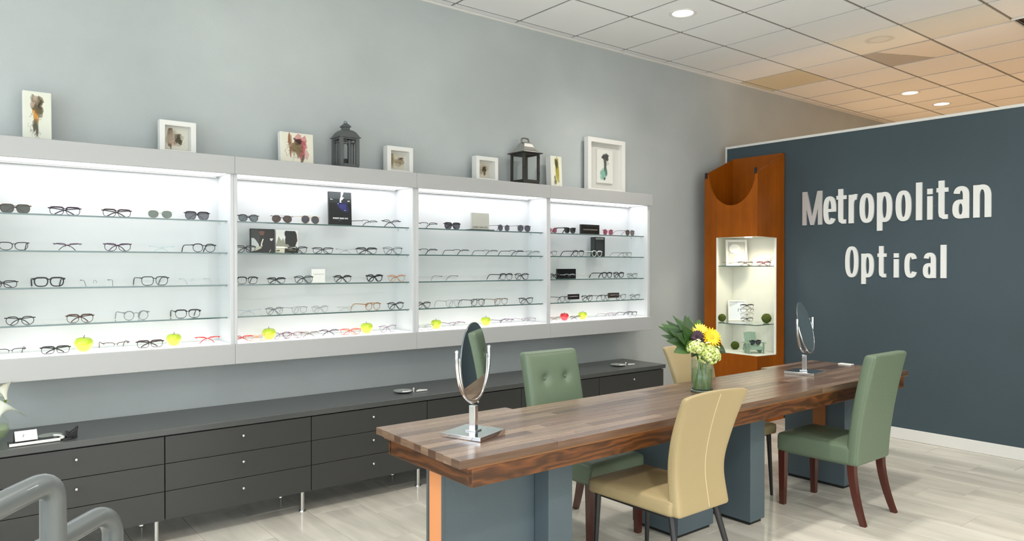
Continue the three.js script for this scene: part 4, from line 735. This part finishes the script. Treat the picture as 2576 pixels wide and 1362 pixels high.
// ---------- oval table mirrors ----------
function tableMirror(label, p, turn, tilt = 0, k = 1) {
  const t = thing('table_mirror', label, 'mirror', p, turn, 'chrome oval mirrors on the table'); t.scale.setScalar(k);
  part('base', rbox(0.192, 0.017, 0.192, 0, 0.0085, 0, 0.002), M.chrome, t);
  part('collar', rbox(0.05, 0.006, 0.05, 0, 0.02, 0, 0.002), M.chrome, t);
  part('column', rbox(0.024, 0.105, 0.03, 0, 0.069, 0, 0.002), M.chrome, t);
  const a = 0.094, b = 0.162, cy = 0.302;
  const ov = (k, z) => { const s = new THREE.Shape(); s.absellipse(0, 0, a * k, b * k, 0, Math.PI * 2); return new THREE.ExtrudeGeometry(s, { depth: z, bevelEnabled: true, bevelSize: 0.0015, bevelThickness: 0.001, bevelSegments: 1, curveSegments: 48 }); };
  const gl = new THREE.Group(); gl.name = 'tilting_mirror'; gl.position.y = cy; gl.rotation.x = -tilt; t.add(gl);
  part('mirror_glass', new THREE.ShapeGeometry(new THREE.Shape().absellipse(0, 0, a, b, 0, Math.PI * 2), 48).translate(0, 0, 0.0046), M.mirror, gl);
  part('mirror_back', ov(1.0, 0.004).translate(0, 0, -0.001), mat([0.2, 0.22, 0.22], 0.2, { metalness: 0.8 }), gl);
  const half = (ra, rb, y0, y1) => { const p = []; for (let i = 0; i <= 24; i++) { const q = Math.PI + Math.PI * i / 24; p.push([Math.cos(q) * ra, cy + y0 + Math.sin(q) * rb, 0]); } return [[-ra, cy + y1, 0], ...p, [ra, cy + y1, 0]]; };
  part('inner_cradle', tube(half(a + 0.006, b + 0.006, -cy, 0.025 - cy), 0.006, 60, 8), M.chrome, gl);
  part('outer_yoke', tube(half(a + 0.026, b + 0.02, 0.02, 0.05), 0.008, 60, 10), M.chrome, t);
  for (const s of [-1, 1]) { part('pivot', new THREE.CylinderGeometry(0.004, 0.004, 0.03, 10).rotateZ(Math.PI / 2).translate(s * (a + 0.016), cy + 0.01, 0), M.chrome, t); part('yoke_tip', ball(0.0086, s * (a + 0.026), cy + 0.05, 0, 12), M.chrome, t); }
  return t;
}
tableMirror('oval chrome mirror on square base at the near end of the table', [1.752, 0.7603, 2.11], 0.365);
tableMirror('oval chrome mirror on square base at the far end of the table', [4.42, 0.7603, 2.06], 0.12, 0.24);
// dark drawer cabinet off to the right that the near mirror shows
{
  const t = thing('filing_cabinet', 'tall black drawer cabinet against the blue wall, outside the picture', 'cabinet', [6.12, 0, 4.0], -Math.PI / 2);
  part('body', rbox(1.3, 1.2, 0.44, 0, 0.62, 0, 0.004), M.black, t);
  for (let k = 0; k < 4; k++) { const d = part('drawer', rbox(1.28, 0.27, 0.018, 0, 0.18 + k * 0.29, 0.23, 0.003), M.black, t); part('handle', tube([[-0.1, 0.2 + k * 0.29, 0.24], [-0.1, 0.2 + k * 0.29, 0.27], [0.1, 0.2 + k * 0.29, 0.27], [0.1, 0.2 + k * 0.29, 0.24]], 0.006, 20, 8, false, 0.1), M.steel, d); }
  part('plinth', box(1.26, 0.02, 0.4, 0, 0.01, 0), M.dark, t);
  const pr = thing('printer', 'grey desktop printer on the black cabinet, outside the picture', 'printer', [6.12, 1.2205, 4.0], -Math.PI / 2);
  part('body', rbox(0.42, 0.2, 0.34, 0, 0.1, 0, 0.02), mat([0.5, 0.5, 0.47], 0.5), pr); part('paper_tray', rbox(0.3, 0.03, 0.08, 0, 0.07, 0.2, 0.006), M.black, pr);
}
// ---------- flowers in a glass vase ----------
{
  const at = [3.345, 0.7603, 2.06], turn = -0.674;
  const v = thing('flower_vase', 'clear cylindrical glass vase of cut flowers on the table', 'vase', at, turn);
  part('glass_wall', lathe([[0.0, 0.0], [0.055, 0.0], [0.059, 0.004], [0.059, 0.178], [0.0575, 0.181], [0.056, 0.178], [0.056, 0.014], [0, 0.012]], 40), M.glass, v);
  part('glass_foot', lathe([[0, 0.0005], [0.06, 0.0005], [0.0625, 0.006], [0.0595, 0.016], [0.0595, 0.0005]], 40), mat([0.35, 0.42, 0.33], 0.08, { transmission: 0.75, thickness: 0 }), v);
  part('water', lathe([[0, 0.0145], [0.0545, 0.0145], [0.0545, 0.128], [0, 0.128]], 36), mat([0.72, 0.82, 0.6], 0.03, { transmission: 0.94, thickness: 0 }), v);
  const stem = (a, b, r = 0.0035) => tube([a, [a[0] * 0.6 + b[0] * 0.1, 0.09, a[2] * 0.6 + b[2] * 0.1], [b[0] * 0.42, 0.175, b[2] * 0.42], b], r, 18, 6);
  const flower = (name, label, cat = 'flower') => thing(name, label, cat, at, turn, 'cut flowers in the glass vase');
  // broad leaves
  const leafGeo = (len, w, bend, fold = 0.25) => {
    const N = 12, K = 4, p = [], idx = [];
    for (let i = 0; i <= N; i++) for (let j = -K; j <= K; j++) { const s = i / N, h = w * Math.pow(Math.sin(Math.PI * Math.pow(s * 0.97 + 0.015, 0.8)), 0.85) * (1 - 0.25 * s), c = j / K; p.push(c * h, s * len - bend * s * s * len * 0.3, Math.abs(c) * h * fold - bend * s * s * len); }
    const C = 2 * K + 1; for (let i = 0; i < N; i++) for (let j = 0; j < 2 * K; j++) { const a = i * C + j; idx.push(a, a + 1, a + C, a + 1, a + C + 1, a + C); }
    const g = new THREE.BufferGeometry(); g.setAttribute('position', new THREE.Float32BufferAttribute(p, 3)); g.setIndex(idx); g.computeVertexNormals(); return g;
  };
  const leaves = flower('foliage_stem', 'spray of broad glossy green leaves on the left of the vase', 'foliage');
  const O = [-0.05, 0.265, 0.0];
  const lm = [M.leaf, mat([0.04, 0.11, 0.01], 0.4), mat([0.018, 0.055, 0.006], 0.4)];
  [[-0.247, 0.372, 0.02, 0.02], [-0.225, 0.385, -0.02, 0.03], [-0.195, 0.405, -0.03, 0.022], [-0.16, 0.435, 0.02, 0.015], [-0.135, 0.42, -0.05, 0.032], [-0.088, 0.432, -0.02, 0.035], [-0.06, 0.43, -0.05, 0.03], [0.002, 0.41, -0.03, 0.036], [-0.205, 0.29, 0.05, 0.03], [-0.232, 0.318, 0.0, 0.02], [-0.165, 0.225, 0.05, 0.036], [-0.15, 0.33, 0.08, 0.034], [-0.12, 0.37, 0.07, 0.03], [-0.1, 0.25, 0.07, 0.03], [-0.19, 0.355, 0.04, 0.03]].forEach(([x, y, z, w], i) => {
    const dv = V(x - O[0], y - O[1], z - O[2]), g = leafGeo(dv.length() * 0.98, w * 1.25, 0.12 + 0.1 * rnd());
    const m = new THREE.Matrix4(), yv = dv.clone().normalize(), zv = V(0.15 * (rnd() - 0.5), 0.25, 1).addScaledVector(yv, -V(0, 0.25, 1).dot(yv)).normalize(), xv = yv.clone().cross(zv).normalize(); zv.crossVectors(xv, yv);
    m.makeBasis(xv, yv, zv).setPosition(...O); g.applyMatrix4(m); part('leaf', g, lm[i % 3], leaves);
  });
  part('stem', [stem([0.02, 0.02, 0.0], O, 0.004), stem([-0.03, 0.02, 0.02], [-0.05, 0.255, 0.01], 0.0032), stem([0.005, 0.02, -0.03], [-0.045, 0.26, -0.01], 0.003)], M.stemGreen, leaves);
  // hydrangea heads
  const petalM = mat([0.6, 0.7, 0.2], 0.6, { transmission: 0.15, thickness: 0 }), petalN = mat([0.76, 0.82, 0.4], 0.6, { transmission: 0.15, thickness: 0 });
  const hydrangea = (label, c, R, n, s0) => {
    const t = flower('hydrangea', label), gs = [[], []];
    for (let i = 0; i < n; i++) {
      const u = 1 - 2 * (i + 0.5) / n, ph = i * 2.39996, q = Math.sqrt(1 - u * u), dir = V(q * Math.cos(ph), u, q * Math.sin(ph)); if (dir.y < -0.75) continue;
      const fq = new THREE.Quaternion().setFromUnitVectors(V(0, 0, 1), dir), r = R * rr(0.78, 1.12) * (1 + 0.14 * Math.sin(dir.x * 7 + dir.y * 5 + n)), spin = rr(0, 6);
      for (let k = 0; k < 4; k++) { const g = new THREE.CircleGeometry(0.0085, 6).scale(1, 0.9, 1).rotateX(-0.6).translate(0, 0.0082, 0.001).rotateZ(spin + k * Math.PI / 2).applyQuaternion(fq).translate(c[0] + dir.x * r, c[1] + dir.y * r * 0.85, c[2] + dir.z * r); gs[i % 2].push(g); }
    }
    const h = part('florets', gs[0], petalM, t); h.userData.kind = 'stuff'; part('pale_florets', gs[1], petalN, t).userData.kind = 'stuff';
    part('core', ball(R * 0.8, ...c, 14).scale(1, 1, 1), mat([0.3, 0.4, 0.12], 0.8), t);
    part('stem', [stem([s0, 0.02, -s0 * 0.5], c, 0.0045), stem([s0 * 0.5, 0.02, s0], [c[0] * 0.9, c[1], c[2]], 0.0045), stem([-s0 * 1.2, 0.02, s0 * 0.6], c, 0.004)], M.stemGreen, t);
  };
  hydrangea('pale green hydrangea head, right and lower of the two', [0.03, 0.212, 0.035], 0.062, 130, -0.03);
  hydrangea('pale green hydrangea head, left and smaller of the two', [-0.045, 0.25, 0.042], 0.046, 84, 0.03);
  // gerberas
  const gerbera = (label, c, n, R, pc, cc, s0, layers = 2) => {
    const t = flower('gerbera', label), fq = new THREE.Quaternion().setFromUnitVectors(V(0, 0, 1), V(...n).normalize()), pm = mat(pc, 0.5, { transmission: 0.15, thickness: 0 });
    for (let l = 0; l < layers; l++) for (let k = 0; k < 18; k++) part('petal', leafGeo(R * (1 - 0.22 * l), R * 0.2, -0.1 - 0.15 * l, 0.2).rotateZ(k / 18 * 6.283 + l * 0.17).translate(0, 0, 0.003 + 0.005 * l).applyQuaternion(fq).translate(...c), pm, t);
    part('flower_centre', ball(R * 0.3, 0, 0, 0, 14).scale(1, 1, 0.45).translate(0, 0, 0.008).applyQuaternion(fq).translate(...c), mat(cc, 0.8), t);
    part('stem', stem([s0, 0.02, s0 * 0.4], c), M.stemGreen, t);
  };
  gerbera('bright yellow gerbera facing right, largest of the blooms', [0.045, 0.3, 0.01], [0.25, 0.45, 0.8], 0.06, [0.9, 0.62, 0.01], [0.75, 0.42, 0.02], 0.035);
  gerbera('pale yellow gerbera at the top of the bouquet', [-0.012, 0.335, -0.01], [-0.05, 0.75, 0.6], 0.052, [0.9, 0.68, 0.08], [0.75, 0.5, 0.05], -0.02);
  gerbera('orange yellow gerbera turned away at the right side', [0.09, 0.272, -0.01], [0.9, 0.3, 0.25], 0.048, [0.8, 0.4, 0.01], [0.1, 0.03, 0.01], 0.01);
  gerbera('dark purple gerbera between the leaves and the yellow blooms', [-0.035, 0.305, 0.03], [-0.2, 0.5, 0.8], 0.04, [0.035, 0.004, 0.022], [0.02, 0.004, 0.01], -0.04);
  const dk = flower('foliage_stem', 'dark drooping leaf at the lower right of the bouquet', 'foliage');
  for (const [a, b, w] of [[[0.06, 0.26, 0.01], [0.13, 0.215, 0.02], 0.03], [[0.05, 0.25, 0.0], [0.115, 0.235, 0.04], 0.026], [[-0.03, 0.24, 0.02], [-0.07, 0.195, 0.04], 0.022]]) {
    const dv = V(b[0] - a[0], b[1] - a[1], b[2] - a[2]), yv = dv.clone().normalize(), zv = V(0, 0.5, 1).addScaledVector(yv, -V(0, 0.5, 1).dot(yv)).normalize(), xv = yv.clone().cross(zv);
    part('leaf', leafGeo(dv.length(), w, 0.1).applyMatrix4(new THREE.Matrix4().makeBasis(xv, yv, zv).setPosition(...a)), M.leafDark, dk);
  }
  part('stem', stem([-0.01, 0.02, 0.035], [0.06, 0.26, 0.01]), M.stemGreen, dk);
}
// ---------- corner display tower in cherry veneer ----------
{
  const t = thing('display_tower', 'tall cherry wood corner display tower with a white lit niche', 'display tower', [0, 0, 0]);
  const xa = 5.91, xb = 6.36, za = 0.17, zb = 0.75, th = 0.018;
  // left face (seen from the room's left): a shape in z, y with a half round notch at the top and the niche cut out at the front edge
  const L = new THREE.Shape(); L.moveTo(za, 0); L.lineTo(zb, 0); L.lineTo(zb, 0.626); L.lineTo(0.305, 0.626); L.lineTo(0.305, 1.727); L.lineTo(zb, 1.727); L.lineTo(zb, 2.322); L.lineTo(zb - 0.022, 2.325);
  L.absellipse(0.474, 2.335, 0.254, 0.308, 0, Math.PI, true); L.lineTo(za, 2.35); L.closePath();
  const sideways = (s, x, d = th) => new THREE.ExtrudeGeometry(s, { depth: d, bevelEnabled: false, curveSegments: 40 }).rotateY(-Math.PI / 2).translate(x + d, 0, 0);
  part('side_face', boxUV(sideways(L, xa)), M.cherry, t);
  const F = new THREE.Shape([[xa, 0], [xb, 0], [xb, 2.53], [xa, 2.322], [xa, 1.727], [6.224, 1.722], [6.224, 0.618], [xa, 0.626]].map(([x, y]) => new THREE.Vector2(x + (x === xa ? th : 0), y)));
  part('front_face', boxUV(extrude(F, th).translate(0, 0, zb - th)), M.cherry, t);
  const R = [[xa + th, 0], [xb, 0], [xb, 2.53], [xa + th, 2.352]];
  part('far_panel', boxUV(extrude(R, th).translate(0, 0, za)), M.cherry, t);
  part('back_panel', boxUV(span(xb - th, xb, 0, 2.53, za + th, zb - th)), M.cherry, t);
  part('divider', boxUV(span(xa + th, xb - th, 1.985, 2.0, za + th, zb - th)), M.cherryDark, t);
  for (const z of [za + 0.02, zb - 0.018]) part('hinge', rbox(0.008, 0.055, 0.026, xa - 0.003, 2.33, z, 0.001), M.black, t);
  // niche lining, lamp and glass shelves
  const W = mat([0.8, 0.79, 0.72], 0.5), ia = xa + th, ib = xb - th, ja = za + th, jb = zb - th;
  part('niche_floor', [span(xa + 0.001, ib, 0.606, 0.626, ja, jb), span(xa + 0.001, 6.224, 0.606, 0.626, jb, zb - 0.001)], W, t);
  part('niche_ceiling', [span(ia, ib, 1.73, 1.745, ja, jb)], W, t);
  part('niche_wall', span(ib - 0.008, ib - 0.001, 0.627, 1.729, ja, jb), W, t);
  part('niche_wall', span(ia, ib - 0.009, 0.627, 1.729, ja + 0.001, ja + 0.008), W, t);
  part('niche_lip', [span(xa - 0.001, xa + th + 0.002, 0.627, 1.726, 0.305, 0.312), span(6.217, 6.225, 0.627, 1.72, zb - th - 0.002, zb + 0.001)], W, t);
  part('niche_lining', [span(ia, ia + 0.004, 0.627, 1.729, ja, 0.305), span(6.225, ib - 0.009, 0.627, 1.729, jb - 0.005, jb - 0.001)], W, t);
  part('lamp', cyl(0.035, 0.035, 0.006, 6.07, 1.7265, 0.55, 24), M.lamp, t);
  for (const y of [1.456, 0.91]) { const g = part('glass_shelf', extrude([[ia + 0.008, -(ja + 0.012)], [ib - 0.012, -(ja + 0.012)], [ib - 0.012, -(jb - 0.008)], [ia + 0.008, -(jb - 0.008)]].reverse(), 0.008).rotateX(-Math.PI / 2).translate(0, y - 0.008, 0), M.glass, t); part('polished_edge', [span(ia + 0.005, ia + 0.0079, y - 0.008, y, ja + 0.012, jb - 0.008), span(ia + 0.008, ib - 0.012, y - 0.008, y, jb - 0.0079, jb - 0.005)], M.glassEdge, g); }
  spot(0xfff1d6, NICHE, [6.07, 1.72, 0.55], [6.07, 0, 0.55], 1.4, 4);
  // things in the niche
  const Y1 = 1.4563, Y2 = 0.9103, Y3 = 0.6263;
  const fr = thing('picture_frame', 'white frame with a modelled lamp reflection leaning in the niche top', 'picture frame', [6.17, Y1, 0.355], -0.78);
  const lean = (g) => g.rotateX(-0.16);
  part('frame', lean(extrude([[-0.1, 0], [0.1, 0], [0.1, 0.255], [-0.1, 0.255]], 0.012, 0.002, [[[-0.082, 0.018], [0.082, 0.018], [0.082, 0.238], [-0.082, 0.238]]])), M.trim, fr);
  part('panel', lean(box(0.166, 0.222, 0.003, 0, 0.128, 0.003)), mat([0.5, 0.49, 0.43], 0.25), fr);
  part('reflection_disc', lean(new THREE.CylinderGeometry(0.056, 0.056, 0.006, 32).rotateX(Math.PI / 2).scale(1, 0.85, 1).translate(-0.015, 0.165, 0.009)), M.trim, fr);  // white oval modelled in place of the lamp reflection in the glass
  const NG = 'eyeglasses in the tower niche';
  eyewear([5.985, Y1, 0.41], -0.9, 'rect', 'rimless', 'charcoal', 'clear', 'f', 'rimless eyeglasses on the niche top shelf, leftmost pair', 'eyeglasses', NG);
  eyewear([6.03, Y1, 0.545], -0.85, 'rect', 'brow', 'darkbrown', 'clear', 'f', 'dark brown eyeglasses on the niche top shelf, middle pair', 'eyeglasses', NG);
  eyewear([6.13, Y1, 0.675], -0.7, 'rect', 'brow', 'wine', 'clear', 'f', 'wine red eyeglasses on the niche top shelf, right pair', 'eyeglasses', NG);
  const tw = thing('twig_ornament', 'small spiky dried twig standing on the niche top shelf', 'twig', [6.24, Y1, 0.67]);
  part('twig', [rod([0, 0, 0], [0, 0.035, 0], 0.004, 0.003, 6), ...[[-0.06, 0.075, -0.02], [0.01, 0.1, 0.01], [0.03, 0.095, 0.03], [-0.02, 0.06, 0.03], [-0.035, 0.055, 0.0], [0.045, 0.07, -0.02]].map((b) => rod([0, 0.033, 0], b, 0.003, 0.0008, 6))], mat([0.35, 0.34, 0.26], 0.7), tw);
  const mossBall = (label, x, y, z, r) => {
    const g = new THREE.IcosahedronGeometry(r, 5), p = g.attributes.position, v = V(); for (let i = 0; i < p.count; i++) { v.fromBufferAttribute(p, i); v.multiplyScalar(1 + 0.09 * (hash(Math.round(v.x * 5000), Math.round(v.y * 5000), Math.round(v.z * 5000)) - 0.6)); p.setXYZ(i, v.x, v.y, v.z); }
    g.computeVertexNormals(); const o = single('moss_ball', g, M.moss, label, 'moss ball', 'moss balls in the tower niche'); o.position.set(x, y + r * 0.96, z);
  };
  mossBall('dark moss ball at the left end of the niche middle shelf', 6.063, Y2, 0.262, 0.038);
  mossBall('dark moss ball at the right end of the niche middle shelf', 6.235, Y2, 0.64, 0.046);
  mossBall('dark moss ball on the niche floor beside the tiny green chair', 6.24, Y3, 0.29, 0.041);
  const fr2 = thing('picture_frame', 'square white frame with pale print behind the stacked eyeglasses', 'picture frame', [6.262, Y2, 0.3], -0.86);
  part('frame', lean(extrude([[-0.085, 0], [0.085, 0], [0.085, 0.2], [-0.085, 0.2]], 0.012, 0.002, [[[-0.075, 0.01], [0.075, 0.01], [0.075, 0.19], [-0.075, 0.19]]])), M.trim, fr2);
  part('print', lean(box(0.152, 0.182, 0.003, 0, 0.1, 0.004)), mat([1, 1, 1], 0.2, { map: canvasTex(128, 150, (g, w, h) => { g.fillStyle = '#dfe3ea'; g.fillRect(0, 0, w, h); g.fillStyle = '#c3c7ca'; g.beginPath(); g.moveTo(0, 20); g.lineTo(70, 0); g.lineTo(110, 0); g.lineTo(0, 46); g.fill(); g.fillStyle = '#f6f6f2'; g.fillRect(70, 6, 40, 20); }) }), fr2);
  const st = thing('eyeglass_rack', 'clear upright rack holding four stacked eyeglasses in the niche', 'eyeglass rack', [6.135, Y2, 0.49], -0.72);
  part('post', [rbox(0.012, 0.2, 0.006, 0, 0.1, -0.012, 0.002), rbox(0.1, 0.005, 0.06, 0, 0.0025, -0.005, 0.002)], M.clear, st);
  for (let k = 0; k < 4; k++) part('peg', rbox(0.016, 0.005, 0.02, 0, 0.012 + k * 0.0425, -0.003, 0.001), M.clear, st);
  const fw = V(Math.sin(-0.72), 0, Math.cos(-0.72));
  [['charcoal', 'bottom', 'med', 'rect', -0.5], ['taupe', 'second lowest', 'thin', 'rect', -0.72], ['bronze', 'second highest', 'med', 'rect', -0.78], ['black', 'top', 'brow', 'rect', -0.72]].forEach(([c, n, rim, kd, a], k) => eyewear([6.135 + fw.x * 0.014, Y2 + 0.0115 + k * 0.0425, 0.49 + fw.z * 0.014], a, kd, rim, c, 'clear', k === 2 ? 'o' : 'f', `${c} eyeglasses on the clear niche rack, ${n} of four`, 'eyeglasses', 'eyeglasses on the niche rack', 0.94));
  // tiny adirondack chair
  const mini = mat([0.3, 0.42, 0.32], 0.6), ch = thing('miniature_chair', 'tiny sage green slatted garden chair on the niche floor', 'miniature chair', [6.12, Y3, 0.575], -0.5);
  for (let k = 0; k < 5; k++) part('back_slat', rbox(0.023, 0.17 - 0.006 * Math.abs(k - 2), 0.005, -0.05 + k * 0.025, 0.085, 0, 0.002).rotateX(-0.3).translate(0, 0.035, -0.03), mini, ch);
  for (let k = 0; k < 4; k++) part('seat_slat', rbox(0.125, 0.005, 0.021, 0, 0.045 + k * 0.006, -0.02 + k * 0.023, 0.002), mini, ch);
  part('apron', rbox(0.125, 0.03, 0.005, 0, 0.05, 0.062, 0.001), mini, ch);
  for (const s of [-1, 1]) { part('arm', rbox(0.03, 0.006, 0.12, s * 0.08, 0.1, 0.015, 0.002), mini, ch); part('leg', rbox(0.008, 0.098, 0.022, s * 0.072, 0.049, 0.06, 0.001), mini, ch); part('leg', rbox(0.008, 0.06, 0.11, 0, 0, 0, 0.001).rotateX(0.35).translate(s * 0.066, 0.035, -0.02), mini, ch); part('leg', rbox(0.008, 0.1, 0.012, s * 0.072, 0.05, -0.03, 0.001), mini, ch); }
  eyewear([6.105, Y3 + 0.076, 0.605], -0.35, 'avi', 'thick', 'charcoal', 'smoke', 'f', 'dark sunglasses resting on the tiny green chair', 'sunglasses', undefined, 0.95);
}
scene.traverse((o) => { if (o.isMesh) { o.castShadow = true; o.receiveShadow = true; } });
renderer.render(scene, camera);
